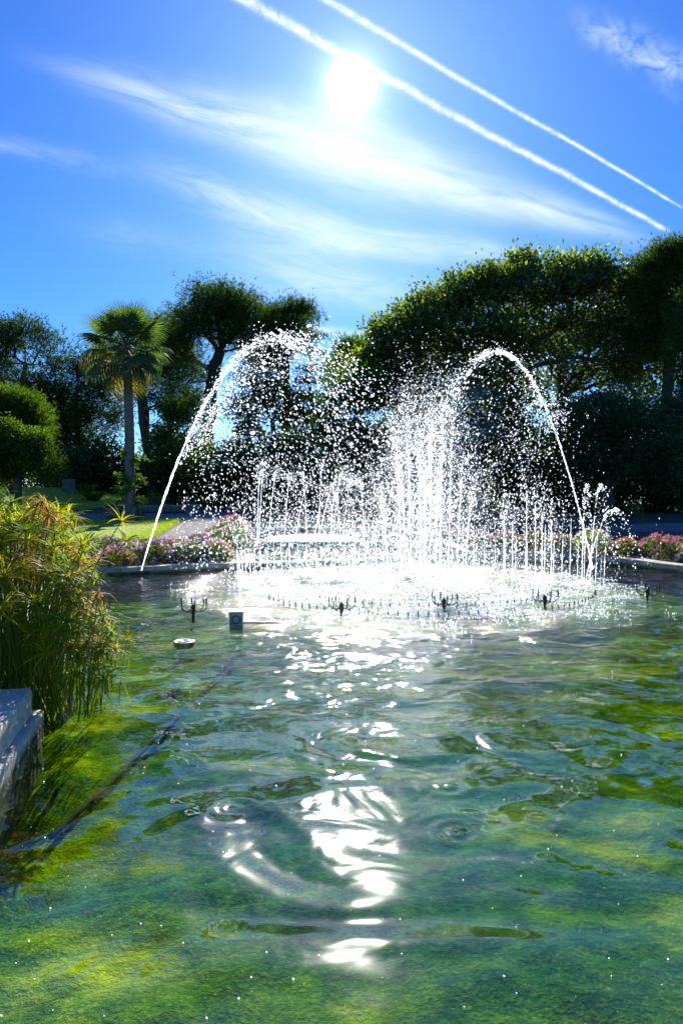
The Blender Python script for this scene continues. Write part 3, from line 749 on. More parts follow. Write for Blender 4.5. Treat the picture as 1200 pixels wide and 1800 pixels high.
for i, (px, py) in enumerate(((340, 1082), (600, 1078), (780, 1070), (957, 1064), (1137, 1052))):
    d = CAMH * FOC / (py - HOR); base = ((px - 600) * d / FOC, d, 0)
    c = thing('fountain_nozzle', 'dark bronze ' + crown_l[i], 'fountain nozzle', base, rnd.uniform(0, 1), 'nozzle crowns in the fountain ring'); c.scale = (.86, .86, .88)
    MB().lathe([(.001, -.1), (.022, -.1), (.022, .02), (.035, .03), (.035, .06), (.022, .07), (.03, .10), (.042, .125), (.038, .15), (.02, .165), (.012, .18), (.001, .183)], 12).build('stem', M_IRON, c, True)
    for k in range(6):
        an = k * PI / 3 + .2; R0 = .20 + (.02 if k % 2 else 0)
        pr = np.array([(0.02, .10), (.06, .075), (.11, .062), (.16, .075), (R0, .12), (R0 + .006, .18), (R0 + .002, .235 + .02 * (k % 3))])
        mbk = MB(); Pp = np.c_[pr[:, 0] * math.cos(an), pr[:, 0] * math.sin(an), pr[:, 1]]
        mbk.tube(Pp, [.010, .010, .009, .0085, .008, .0075, .006], 6); mbk.tube(Pp[-2:] + np.array([0, 0, .0]), [.013, .011], 6)
        mbk.build('arm', M_IRON, c, True)
pin = MB(); pin.lathe([(.009, -.06), (.009, .02), (.013, .022), (.013, .03), (.006, .034), (.004, .062), (.001, .063)], 6)
pin_me = pin.mesh('nozzle', M_IRON, True)
def ring_pipe(lab, R0, npin, a0, a1):
    r_ = thing('nozzle_ring', lab, 'fountain pipe', (RC[0], RC[1], 0), 0, 'nozzle ring pipes')
    th = np.radians(np.linspace(a0, a1, 90)); P = np.c_[R0 * np.cos(th), R0 * np.sin(th), np.full(90, -.05)]
    MB().tube(P, .022, 7).build('pipe', M_IRON, r_, True)
    for k in range(npin):
        an = math.radians(a0 + (a1 - a0) * (k + .5) / npin)
        o = obj('nozzle', pin_me, r_, (R0 * math.cos(an), R0 * math.sin(an), rnd.uniform(-.012, .01))); o.rotation_euler = (rnd.uniform(-.08, .08), rnd.uniform(-.08, .08), 0)
ring_pipe('outer ring pipe with rows of short dark nozzles, nearer the camera', 3.05, 50, 212, 345)
ring_pipe('inner ring pipe with short dark nozzles closer to the jets', 2.35, 34, 220, 340)
#ring_pipe('innermost ring pipe with short dark nozzles at the column foot', 1.75, 50, 190, 350)
bxo = thing('lamp_box', 'square metal lamp box with white lid standing in the water by the ring', 'lamp box', (-1.37, 9.3, 0), .06); bxo.scale = (.88, .88, .88)
MB().box((0, 0, .05), (.195, .17, .26), bev=.008).build('housing', M_BOX, bxo)
MB().box((0, 0, .193), (.235, .21, .022), bev=.005).build('lid', M_LID, bxo)
mbx = MB(); mbx.tube([(0, -.083, .08), (0, -.098, .08)], [.066, .060], 20); mbx.build('bezel', M_IRON, bxo)
mbx = MB(); mbx.tube([(0, -.099, .08), (0, -.103, .08)], [.048, .044], 20); mbx.build('lens', M_GLASS, bxo, True)
MB().tube([(.09, 0, .02), (.4, .02, .012), (.7, .05, .002), (.8, .06, -.02)], .012, 6).build('cable', M_IRON, bxo)
cap = thing('skimmer_cap', 'round grey skimmer cap just above the water, left of the lamp box', 'skimmer', (-1.80, 8.15, -.012)); cap.scale = (.86, .86, .86)
MB().lathe([(.10, -.05), (.13, -.02), (.13, .015), (.142, .02), (.142, .045), (.125, .05), (.112, .042), (.09, .038), (.001, .038)], 28).build('drum', M_BOX, cap, True)
MB().lathe([(.085, .038), (.085, .056), (.06, .058), (.055, .044), (.001, .044)], 24).build('lid', M_LID, cap, True)
noz = thing('jet_nozzle', 'small dark nozzle where the left tall jet starts', 'fountain nozzle', (PL[0], PL[1], 0), 0, 'tall jet nozzles')
MB().tube([(0, 0, -.2), (0, 0, .02), (.015, 0, .10)], [.03, .03, .018], 8).build('barrel', M_IRON, noz, True)
noz = thing('jet_nozzle', 'small dark nozzle where the right tall jet starts', 'fountain nozzle', (PR[0], PR[1], 0), 0, 'tall jet nozzles')
MB().tube([(0, 0, -.2), (0, 0, .02), (-.015, 0, .10)], [.03, .03, .018], 8).build('barrel', M_IRON, noz, True)
t = NT('dark_tube'); n1 = t.noise(12, 5, .7); M_DARK_TUBE = t.principled(t.ramp(n1, [(.3, (.004, .007, .006)), (.7, (.018, .028, .010))]), .9, Specular_IOR_Level=0.1)  # near-black and matte, imitating shade on the pool floor
# dark tube standing in for a shadow on the basin floor, and a cable
def floor_tube(pts, r, lab):
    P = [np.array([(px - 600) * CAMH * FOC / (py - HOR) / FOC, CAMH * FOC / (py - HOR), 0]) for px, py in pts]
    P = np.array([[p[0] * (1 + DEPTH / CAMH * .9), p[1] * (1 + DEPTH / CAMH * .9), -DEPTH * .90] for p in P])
    o = MB().tube(P, r, 8).build('dark_floor_tube', M_DARK_TUBE, None, True, label=lab, category='pipe'); o['group'] = 'pipes lying on the pool floor'
floor_tube([(418, 1150), (385, 1195), (330, 1245), (270, 1300), (225, 1345), (185, 1385), (140, 1425), (90, 1470)], .024, 'dark tube standing in for a shadow band under water, from the lamp box towards the stone block')
floor_tube([(1040, 1020), (1110, 1032), (1200, 1046), (1300, 1060)], .03, 'dark cable under water at the right of the pool')

# ------------------------------------------------------------------ stone block on the left edge
pe = np.array([-2.30, 5.30]); pn = np.array([-1.50, 1.55]); dirv = (pn - pe) / np.linalg.norm(pn - pe); nrm = np.array([dirv[1], -dirv[0]])   # nrm points away from the pool
blk = thing('stone_edge', 'two-course pale stone block edge at the left, below the papyrus', 'stone block', (pe[0], pe[1], 0))
if nrm[0] > 0: nrm = -nrm
def course(z0, z1, out, end, lens, bev, depth=1.4):
    s = end
    for L in lens:
        a0, a1 = s + .004, s + L - .004
        c4 = [pe + dirv * a0 - nrm * out, pe + dirv * a1 - nrm * out, pe + dirv * a1 + nrm * depth, pe + dirv * a0 + nrm * depth]
        cen = np.mean(c4, 0); V = []
        prof = [(z0, 0), (z1 - bev, 0), (z1 - bev * .3, bev * .3), (z1, bev)]
        wob = [rnd.uniform(-.006, .006) for _ in range(4)]
        for z, ins in prof:
            for q, cc in enumerate(c4):
                v = cen - cc; v = v / np.linalg.norm(v); p_ = cc + v * ins * 1.4
                V.append((p_[0] - pe[0], p_[1] - pe[1], z + (wob[q] if z > z0 else 0)))
        F = [(r * 4 + k, r * 4 + 4 + k, r * 4 + 4 + (k + 1) % 4, r * 4 + (k + 1) % 4) for r in range(3) for k in range(4)] + [(12, 15, 14, 13)]
        obj('block', mesh_np('block', V, np.array(F), M_BLOCK), blk); s += L
course(-.35, .105, .06, -.10, [1.5, 1.3, 1.3], .02)
course(.112, .315, 0.0, 0.02, [1.15, 1.2, 1.3], .03)

# ------------------------------------------------------------------ plants near the water: papyrus
def leaf_strip(mb_v, mb_f, base, d0, up, L, w, droop, seg=3):
    """one narrow arching blade"""
    pts = []
    p = base.copy(); d = d0.copy()
    side = unit(np.cross(d0, up + 1e-3))
    for s in range(seg + 1):
        ww = w * (1 - (s / seg) ** 2.2) + .0006
        pts += [p - side * ww, p + side * ww]
        p = p + d * L / seg; d = unit(d + np.array([0, 0, -droop / seg]))
    n0 = len(mb_v); mb_v.extend(pts)
    for s in range(seg): mb_f.append((n0 + 2 * s, n0 + 2 * s + 1, n0 + 2 * s + 3, n0 + 2 * s + 2))
PAP = {
    'green': leaf_mat('papyrus_green', [(.05, .12, .006), (.13, .24, .008), (.26, .36, .012)], .62, .015),
    'yellow': leaf_mat('papyrus_yellow', [(.20, .24, .01), (.36, .38, .015), (.50, .40, .02)], .62, .015, (1.3, 1.25, .6)),
    'dry': leaf_mat('papyrus_dry', [(.26, .14, .03), (.42, .24, .05), (.55, .38, .14)], .50, .015, (1.2, 1.0, .7)),
}
M_PSTEM = leaf_mat('papyrus_stem', [(.06, .11, .008), (.15, .20, .012), (.30, .28, .03)], .35, .03)
umb_me = {}
for kind in PAP:
    for v_ in range(3):
        V, F = [], []
        nb_ = 24 if kind != 'dry' else 17
        for k in range(nb_):
            an = 2 * PI * k / nb_ + rnd.uniform(-.15, .15); el = rnd.uniform(-.15, .85) if kind != 'dry' else rnd.uniform(-.7, .5)
            d0 = np.array([math.cos(an) * math.cos(el), math.sin(an) * math.cos(el), math.sin(el)])
            leaf_strip(V, F, np.zeros(3), d0, np.array([0, 0, 1.]), rnd.uniform(.17, .31), rnd.uniform(.006, .0095), rnd.uniform(.5, 1.3) if kind != 'dry' else rnd.uniform(1.0, 2.2), 4)
        for k in range(8):
            an = rnd.uniform(0, 6.3); el = rnd.uniform(.7, 1.4); d0 = np.array([math.cos(an) * math.cos(el), math.sin(an) * math.cos(el), math.sin(el)])
            leaf_strip(V, F, np.zeros(3), d0, np.array([0, 0, 1.]), rnd.uniform(.04, .09), .003, .3, 2)
        umb_me[kind, v_] = mesh_np('leaf_whorl', np.array(V), np.array(F), PAP[kind], False)
stem_me = []
for k in range(5):
    ln = np.linspace(0, 1, 7); bend = .05 + .05 * k
    stem_me.append(MB().tube(np.c_[bend * ln ** 2, 0 * ln, ln], np.linspace(1, .55, 7) * .0060, 5, False).mesh('stem', M_PSTEM, True))
def papyrus(cx_, cy_, nst, spread, hlo, hhi, lean, lab, pal):
    root = thing('papyrus_clump', lab, 'papyrus', (cx_, cy_, -.05), 0, 'papyrus clumps at the left edge')
    for k in range(nst):
        ox, oy = rnd.gauss(0, spread * .5), rnd.gauss(0, spread * .5); h = rnd.uniform(hlo, hhi)
        tilt = rnd.uniform(.02, .13) * (1 + 1.2 * (rnd.random() < .2)); az = math.atan2(oy + lean[1], ox + lean[0]) + rnd.uniform(-.8, .8)
        Mx = Matrix.Rotation(az, 4, 'Z') @ Matrix.Rotation(tilt, 4, 'Y')
        k5 = rnd.randrange(5); st = obj('stem', stem_me[k5], root, (ox, oy, 0)); bend = .05 + .05 * k5
        st.rotation_euler = Mx.to_euler(); st.scale = (h, h, h); st.scale = (1.0 if False else h, 1.0 if False else h, h)
        tip = Mx @ Vector((bend * h, 0, h))
        kd = rnd.choices(['green', 'yellow', 'dry'], pal)[0]
        u = obj('leaf_whorl', umb_me[kd, rnd.randrange(3)], root, (ox + tip.x, oy + tip.y, tip.z))
        s = rnd.uniform(.8, 1.12) * (.75 if h < .8 else 1); u.scale = (s, s, s)
        u.rotation_euler = (Matrix.Rotation(az, 4, 'Z') @ Matrix.Rotation(tilt + .25, 4, 'Y') @ Matrix.Rotation(rnd.uniform(0, 6), 4, 'Z')).to_euler()
pcl = [(-2.85, 6.1, 34, .42, 1.15, 1.62, (.0, 0), 'tall papyrus clump at the left picture edge with straw-coloured heads', (.4, .6, .3)),
       (-2.62, 6.0, 28, .32, .85, 1.25, (.1, 0), 'middle papyrus clump with dense green heads above bare stems', (.5, .5, .15)),
       (-3.25, 7.1, 38, .42, 1.2, 1.62, (.0, 0), 'rear papyrus clump catching the light with yellow heads', (.35, .5, .3)),
       (-2.34, 5.8, 24, .22, .5, .9, (.3, 0), 'shorter papyrus clump leaning over the water', (.6, .5, .1)),
       (-2.08, 5.85, 20, .20, .32, .62, (.5, -.1), 'low green papyrus shoots spreading over the water at the right of the clump', (.7, .4, .1)),
       (-2.98, 6.7, 30, .30, .95, 1.3, (.1, 0), 'papyrus clump with golden brown heads facing the lamp box', (.3, .4, .5)),
       (-3.35, 6.5, 28, .36, 1.4, 1.8, (0, 0), 'tallest papyrus clump, cut by the left picture edge', (.3, .6, .4)),
       (-3.5, 7.8, 22, .5, 1.3, 1.65, (0, 0), 'far papyrus clump behind the tall ones', (.3, .5, .4))]
for p in pcl: papyrus(*p)
# dead tangle at the papyrus foot
V, F = [], []
for k in range(420):
    b_ = np.array([rnd.gauss(-2.75, .30), rnd.gauss(6.1, .45), -.02]); an = rnd.uniform(0, 6.3)
    d0 = unit(np.array([math.cos(an) * .35, math.sin(an) * .35, 1.0])); leaf_strip(V, F, b_, d0, np.array([0, 1., 0]), rnd.uniform(.12, .38), .004, rnd.uniform(.2, 1.0), 3)
obj('papyrus_litter', mesh_np('papyrus_litter', np.array(V), np.array(F), M_PSTEM), kind='stuff', label='dry papyrus stubble at the water line')
mb = MB()
for k in range(330):
    x0, y0 = rnd.gauss(-2.85, .38), rnd.gauss(6.3, .42)
    if x0 > -2.05: continue
    hh = rnd.uniform(.5, 1.15); an = rnd.uniform(0, 6.3); q = rnd.uniform(0, .18)
    mb.tube([(x0, y0, -.1), (x0 + q * .4 * math.cos(an), y0 + q * .4 * math.sin(an), hh * .5), (x0 + q * math.cos(an), y0 + q * math.sin(an), hh)], [.006, .005, .003], 4, False)
mb.build('papyrus_culms', M_PSTEM, kind='stuff', label='crowded bare culms inside the papyrus clump')
mb = MB(); mb.lathe([(.001, -.03), (.45, -.05), (.62, -.14), (.72, -.5)], 24, (-3.25, 6.8, .0)).build('planting_soil', M_SOIL, kind='structure')

# ------------------------------------------------------------------ leaves and trees
def leaves(C, N, L, Wd, dirs=None, curl=.25, r=rng):
    """diamond leaves: centres C, preferred direction N; returns V, F (quads)"""
    n = len(C)
    d = unit((dirs if dirs is not None else 0) + r.normal(0, .6, (n, 3)) + N)
    s = unit(np.cross(d, r.normal(0, 1, (n, 3))))
    u = np.cross(s, d)
    L = L * r.uniform(.7, 1.25, n)[:, None]; Wd = Wd * r.uniform(.75, 1.2, n)[:, None]
    V = np.stack([C - d * L * .5, C + s * Wd * .5 + u * L * curl * .25, C + d * L * .5, C - s * Wd * .5 + u * L * curl * .25], 1).reshape(-1, 3)
    F = np.arange(4 * n).reshape(n, 4)
    return V, F
def needles(C, N, L, Wd, r=rng):
    n = len(C); d = unit(N + r.normal(0, .75, (n, 3))); s = unit(np.cross(d, r.normal(0, 1, (n, 3))))
    L = L * r.uniform(.6, 1.3, n)[:, None]
    V = np.stack([C - s * Wd * .5, C + s * Wd * .5, C + d * L], 1).reshape(-1, 3)
    return V, np.arange(3 * n).reshape(n, 3)
def clumps_in(lobes, n, r, shell=.55, flat=1.0):
    """points spread through ellipsoid lobes, more of them near the shell. lobe: (cx,cy,cz,rx,ry,rz[,weight])"""
    vol = np.array([l[3] * l[4] * l[5] * (l[6] if len(l) > 6 else 1) for l in lobes]) ** .75; cnt = np.maximum(1, (n * vol / vol.sum()).astype(int))
    out = []
    for l, k in zip(lobes, cnt):
        v = unit(r.normal(0, 1, (k, 3))); q = (shell + (1 - shell) * r.random(k)) * r.random(k) ** .12
        out.append(np.array(l[:3]) + v * q[:, None] * np.array(l[3:6]))
    return np.vstack(out)
def skeleton(base, ttop, C, r0, r, lowpen=.8, wob=.03, nt=9, curve=.15):
    base, ttop = np.array(base, float), np.array(ttop, float); H = np.linalg.norm(ttop - base)
    P = [base + (ttop - base) * k / nt + (r.normal(0, wob * H * .22, 3) * np.array([1, 1, 0]) if 0 < k < nt else 0) for k in range(nt + 1)]
    par = [-1] + list(range(nt))
    order = np.argsort(np.linalg.norm(C - (base + (ttop - base) * .8), axis=1))
    P = np.array(P); 
    buf = np.zeros((len(P) + len(C) * 4, 3)); buf[:len(P)] = P; m = len(P)
    lo = int(nt * .35); pl_ = np.zeros(len(buf)); pl_[:m] = np.maximum(0, np.linalg.norm(P - P[-1], axis=1)) * .3
    for ci in order:
        c = C[ci]; A = buf[lo:m]; dv = c - A; dist = np.linalg.norm(dv, axis=1)
        pen = np.maximum(0, A[:, 2] - (c[2] - .25 * dist)) * lowpen
        b = int(np.argmin(dist + pen + .45 * pl_[lo:m])) + lo; D_ = np.linalg.norm(c - buf[b]); k = 1 if D_ < .8 else (2 if D_ < 2 else 4)
        k = min(k, len(buf) - m)
        prev = b
        for s in range(1, k + 1):
            f = s / k; q = buf[b] + (c - buf[b]) * f; q[2] += -curve * D_ * math.sin(PI * f) * .5; q += r.normal(0, .025 * D_, 3) * (s < k)
            pl_[m] = pl_[b] + D_ * f
            buf[m] = q; par.append(prev); prev = m; m += 1
            if m >= len(buf): break
    P = buf[:m]; par = np.array(par[:m])
    area = np.full(m, .02 ** 1.75); 
    for i in range(m - 1, 0, -1): area[par[i]] += area[i]
    rad = area ** (1 / 1.75); rad = rad * (r0 / rad[0]); rad = np.maximum(rad, .012)
    return P, par, rad, nt
def limbs_mesh(P, par, rad, idx, sides=5):
    idx = np.array(idx); a, b = P[par[idx]], P[idx]; ra = np.minimum(rad[par[idx]], rad[idx] * 1.25); rb = rad[idx]
    T = unit(b - a); up = np.where(np.abs(T[:, 2:3]) < .9, np.array([[0, 0, 1.]]), np.array([[1., 0, 0]])); A = unit(np.cross(T, up)); B_ = np.cross(T, A)
    th = np.arange(sides) * 2 * PI / sides; ring = A[:, None] * np.cos(th)[None, :, None] + B_[:, None] * np.sin(th)[None, :, None]
    V = np.concatenate([a[:, None] + ring * ra[:, None, None], b[:, None] + T[:, None] * rb[:, None, None] * .4 + ring * rb[:, None, None]], 1).reshape(-1, 3)
    m = len(idx); i = (np.arange(m) * 2 * sides)[:, None]; k = np.arange(sides)[None]
    F = np.stack([i + k, i + (k + 1) % sides, i + sides + (k + 1) % sides, i + sides + k], -1).reshape(-1, 4)
    return V, F
def tree(name, label, cat, base, ttop, lobes, r0, nclump, nleaf, crad, leaf, lmat, bmat, group=None, seed=0, kind='broad', shell=.55, flat=.7, tuft=0, curve=.15, extra_trunks=()):
    r = np.random.default_rng(seed + 100)
    base = np.array(base, float); L_ = [tuple(np.array(l[:3]) - base) + tuple(l[3:]) for l in lobes]
    root = thing(name, label, cat, tuple(base), 0, group)
    nclump = int(nclump * (2.6 if kind == 'needle' else 1.9))
    C = clumps_in(L_, nclump, r, shell)
    C = C[C[:, 2] > .3]
    P, par, rad, nt = skeleton(np.zeros(3), np.array(ttop) - base, C, r0, r, curve=curve)
    V, F = limbs_mesh(P, par, rad, list(range(1, nt + 1)), 9); flare = np.exp(-np.clip(V[:, 2:3], 0, None) / .5) * .5; V[:, :2] *= 1 + flare * (np.hypot(V[:, :1], V[:, 1:2]) < r0 * 2)
    V2, F2 = V, F; V2[:, 2] -= .1 * (V2[:, 2] < .05)
    obj('trunk', mesh_np('trunk', V2, F2, bmat, True), root)
    V, F = limbs_mesh(P, par, rad, list(range(nt + 1, len(P))), 5); obj('limbs', mesh_np('limbs', V, F, bmat, True), root, kind='stuff')
    cen = np.average(C, axis=0)
    nleaf = int(nleaf * 1.4) if kind == 'needle' else nleaf
    k = len(C); off = r.normal(0, 1, (k, nleaf, 3)).clip(-1.5, 1.5) * np.array([1, 1, flat]) * (crad * (1.5 if kind == 'needle' else 1.25) * r.uniform(.6, 1.35, (k, 1, 1)))
    LC = (C[:, None] + off).reshape(-1, 3)
    outw = unit(LC - cen) * .5 + unit(off.reshape(-1, 3)) * .6 + np.array([0, 0, .25])
    if kind == 'needle':
        # several needles from each point
        q = leaf[2]; LC = np.repeat(LC, q, 0); outw = np.repeat(outw, q, 0)
        V, F = needles(LC, outw * .8 + np.array([0, 0, .35]), leaf[0], leaf[1], r)
    else: V, F = leaves(LC, outw, leaf[0], leaf[1], r=r)
    obj('crown', mesh_np('crown', V, F, lmat), root, kind='stuff')
    return root
LM = {
    'pine': leaf_mat('pine_needles', [(.018, .046, .005), (.05, .10, .008), (.16, .21, .010)], .5, .03),
    'pine_dark': leaf_mat('pine_needles_dark', [(.012, .034, .005), (.034, .075, .008), (.11, .16, .010)], .45, .03),
    'ficus': leaf_mat('glossy_leaves', [(.018, .042, .005), (.065, .11, .006), (.34, .38, .012)], .62, .07, rough=.35),
    'mid': leaf_mat('mid_green_leaves', [(.02, .05, .006), (.06, .12, .008), (.17, .24, .012)], .55, .03),
    'bright': leaf_mat('bright_leaves', [(.05, .11, .006), (.10, .18, .008), (.18, .27, .012)], .6, .04),
    'blue': leaf_mat('blue_green_leaves', [(.020, .050, .016), (.045, .095, .024), (.10, .17, .035)], .4, .04),
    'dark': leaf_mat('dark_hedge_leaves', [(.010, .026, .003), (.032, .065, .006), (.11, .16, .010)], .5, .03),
}
BARK = bark_mat('pine_bark', (.035, .025, .018), (.09, .065, .045)); BARK2 = bark_mat('grey_bark', (.05, .045, .035), (.12, .105, .08))
def lobe(px, py, d, rx, ry, rz=None, w=1.0):
    """ellipsoid lobe: half width rx and half height ry as measured, at distance d, depth radius rz metres"""
    c = W(px, py, d); return (c[0], c[1], c[2], rx * d / FOC, (rz if rz else rx * d / FOC * .8), ry * d / FOC, w)
def gb(px, d):
    x = (px - 600) * d / FOC; return np.array([x, d, float(G(x, d)) - .1])

pine = dict(kind='needle', leaf=(.34, .045, 5), bmat=BARK)
tree('pine_tree', 'far left dark pine whose top breaks the skyline at the picture edge', 'pine tree', gb(30, 52), W(45, 640, 52),
     [lobe(45, 590, 52, 48, 32), lobe(10, 610, 52, 45, 45), lobe(90, 625, 52, 36, 32), lobe(30, 690, 51, 80, 45, 3), lobe(95, 700, 51, 45, 50), lobe(-20, 660, 52, 40, 60), lobe(60, 760, 51, 80, 50, 3)], .35, 150, 26, .42, lmat=LM['pine_dark'], seed=1, **pine)
tree('pine_tree', 'dark slim pine standing between the left edge and the palm', 'pine tree', gb(140, 55), W(135, 680, 55),
     [lobe(128, 640, 55, 22, 34), lobe(160, 660, 55, 30, 45), lobe(120, 720, 55, 45, 55), lobe(170, 750, 55, 45, 50), lobe(100, 800, 54, 70, 40), lobe(190, 700, 55, 45, 50), lobe(170, 830, 54, 60, 40)], .3, 130, 26, .42, lmat=LM['pine_dark'], seed=2, **pine)
tree('pine_tree', 'pine directly behind the palm crown with forked dark trunk', 'pine tree', gb(262, 58), W(250, 640, 58),
     [lobe(270, 590, 58, 40, 35), lobe(300, 570, 58, 28, 24), lobe(210, 620, 58, 40, 40), lobe(285, 650, 58, 45, 40), lobe(180, 640, 58, 30, 35), lobe(310, 640, 58, 36, 50), lobe(320, 710, 57, 40, 45), lobe(300, 790, 57, 40, 40)], .3, 120, 26, .42, lmat=LM['pine'], seed=3, **pine)
tree('umbrella_pine', 'umbrella pine with fanned bare branches under a rounded crown left of centre', 'pine tree', gb(352, 55), W(378, 640, 55),
     [lobe(380, 538, 55, 60, 26, 4.0), lobe(335, 570, 55, 34, 30, 3), lobe(430, 545, 55, 45, 26, 3), lobe(300, 600, 55, 22, 25), lobe(460, 560, 55, 30, 24), lobe(345, 660, 55, 32, 24, 2.5, .6), lobe(400, 580, 55, 60, 28, 3, .9), lobe(320, 610, 55, 40, 30, 3, .7), lobe(380, 520, 55, 50, 20, 3, .8), lobe(440, 600, 55, 40, 20, 2, .5)], .50, 135, 25, .46, lmat=LM['pine'], seed=4, shell=.5, curve=-.05, **pine)
tree('pine_tree', 'pine with small rounded top standing right of the umbrella pine', 'pine tree', gb(500, 58), W(505, 620, 58),
     [lobe(525, 555, 58, 32, 27), lobe(480, 565, 58, 32, 25), lobe(500, 595, 58, 48, 24), lobe(470, 630, 58, 40, 20)], .35, 95, 26, .42, lmat=LM['pine'], seed=5, shell=.4, **pine)
# layered cedar
def cedar(label, px, ytop, ybot, d, wpx, seed, tiers, lm):
    base = gb(px, d); lob = []
    rr_ = random.Random(seed)
    for k in range(tiers):
        f = k / (tiers - 1); y = ytop + 8 + (ybot - ytop) * f; w = wpx * (.22 + .78 * f ** .8) * rr_.uniform(.75, 1.1)
        for sgn in (-1, 1): lob.append(lobe(px + sgn * w * .5, y + rr_.uniform(-6, 6), d + rr_.uniform(-1, 1), w * .55, 5 + 3 * f, w * .5 * d / FOC))
    return tree('cedar_tree', label, 'cedar tree', base, W(px, ytop, d), lob, .26, 110, 26, .30, (.22, .035, 5), lm, BARK, seed=seed, kind='needle', shell=.2, flat=.35, curve=.0)
cedar('dark layered cedar whose spiky top stands alone right of the pines', 548, 555, 860, 50, 62, 11, 12, LM['pine_dark'])
cedar('low cedar with pale flat branches behind the left arching jet', 415, 775, 880, 40, 70, 12, 6, LM['mid'])
tree('olive_tree', 'airy grey green tree between the palm and the left arching jet', 'tree', gb(305, 47), W(300, 780, 47),
     [lobe(310, 725, 47, 32, 26), lobe(290, 770, 47, 30, 28), lobe(340, 790, 47, 34, 32), lobe(285, 820, 47, 24, 28)], .16, 110, 55, .36, (.20, .09), LM['mid'], BARK2, seed=21)
tree('twisted_tree', 'leaning dark trunk with thin crown against the sky beside the palm', 'tree', gb(268, 50), W(245, 700, 50),
     [lobe(255, 690, 50, 22, 20), lobe(285, 700, 50, 22, 20), lobe(235, 670, 50, 20, 20)], .20, 40, 40, .34, (.20, .08), LM['pine'], BARK2, seed=22)
tree('broadleaf_tree', 'mid green leafy tree seen through the left spray', 'tree', gb(480, 46), W(478, 740, 46),
     [lobe(470, 690, 46, 40, 36), lobe(430, 720, 46, 34, 32), lobe(515, 720, 46, 36, 40), lobe(500, 790, 46, 50, 35), lobe(440, 660, 46, 24, 20), lobe(420, 790, 46, 30, 20)], .22, 150, 46, .42, (.22, .11), LM['mid'], BARK2, seed=23, shell=.4)
tree('broadleaf_tree', 'lighter green leafy tree in the gap between the cedar and the big glossy tree', 'tree', gb(610, 45), W(605, 760, 45),
     [lobe(600, 690, 45, 32, 34), lobe(640, 690, 45, 40, 45), lobe(575, 740, 45, 30, 38), lobe(620, 770, 45, 50, 40), lobe(590, 640, 45, 14, 16)], .24, 150, 48, .42, (.22, .11), LM['mid'], BARK2, seed=24, shell=.4)
tree('young_pine', 'light green pine top peeping over the left shoulder of the big glossy tree', 'pine tree', gb(628, 56), W(622, 640, 56),
     [lobe(615, 618, 56, 22, 20), lobe(640, 640, 56, 26, 30), lobe(600, 650, 56, 18, 18)], .2, 60, 26, .36, lmat=LM['bright'], seed=6, **pine)
# the great glossy tree on the right
RL = []
for px, py, rx, ry, *w_ in ((690, 590, 48, 45), (660, 650, 50, 50), (740, 545, 50, 42), (800, 510, 50, 38), (860, 490, 48, 34), (915, 478, 44, 32), (975, 488, 44, 30), (1035, 478, 42, 32), (1090, 478, 38, 32),
                       (720, 640, 60, 45), (790, 590, 60, 45), (740, 710, 80, 50), (860, 560, 55, 40), (700, 770, 90, 55), (1120, 500, 36, 36), (850, 650, 60, 50, .8), (880, 730, 70, 50, .8), (940, 780, 70, 50, .8), (800, 780, 80, 60, .8), (1010, 470, 40, 30), (1130, 640, 60, 60, .5), (640, 600, 25, 26, 2), (672, 556, 28, 24, 2), (715, 524, 26, 20, 2), (752, 498, 22, 18, 2), (805, 474, 26, 18, 2), (858, 462, 20, 16, 2), (918, 448, 28, 18, 2), (985, 458, 24, 18, 2), (1040, 450, 26, 18, 2), (950, 540, 70, 38, .7), (1040, 545, 70, 42, .7), (900, 590, 50, 40, .8), (1000, 590, 60, 30, .3), (1100, 580, 40, 60, .8)):
    RL.append(lobe(px + (8 if px < 760 else 0), py + (30 if px < 860 else 20), 50 + rnd.uniform(-1.5, 1.5), rx, ry, 2.6, w_[0] if w_ else 1.0))
tree('glossy_evergreen', 'huge domed evergreen with glossy leaves filling the right skyline', 'tree', gb(905, 51), W(890, 640, 50), RL, .70, 820, 48, .60, (.34, .19), LM['ficus'], BARK2, seed=31, shell=.45, curve=-.1)
tree('glossy_evergreen', 'open-branched evergreen letting the sky through right of centre', 'tree', gb(1015, 53), W(985, 720, 53),
     [lobe(950, 600, 53, 70, 40, 2, .5), lobe(1040, 590, 53, 70, 45, 2, .5), lobe(1090, 650, 53, 60, 40, 2, .5), lobe(1000, 660, 53, 70, 40, 2, .4), lobe(910, 680, 53, 60, 50, 2, .6), lobe(1120, 560, 53, 40, 50, 2, .6)], .55, 420, 22, .50, (.27, .13), LM['ficus'], BARK, seed=32, shell=.3, curve=-.1)
tree('pine_tree', 'feathery pine at the right picture edge above the cypress', 'pine tree', gb(1170, 47), W(1175, 560, 47),
     [lobe(1180, 455, 47, 42, 34), lobe(1140, 480, 47, 24, 30), lobe(1170, 520, 47, 50, 40), lobe(1230, 480, 47, 40, 50), lobe(1160, 590, 47, 45, 45)], .35, 170, 28, .40, lmat=LM['pine'], seed=7, **pine)
tree('cypress_tree', 'dark cypress cut by the right picture edge', 'cypress', gb(1200, 40), W(1200, 520, 40),
     [lobe(1200, 540, 40, 20, 40), lobe(1200, 620, 40, 30, 60), lobe(1198, 710, 40, 38, 60), lobe(1198, 800, 40, 40, 60)], .3, 190, 40, .34, (.18, .07), LM['pine_dark'], BARK, seed=33, shell=.6)
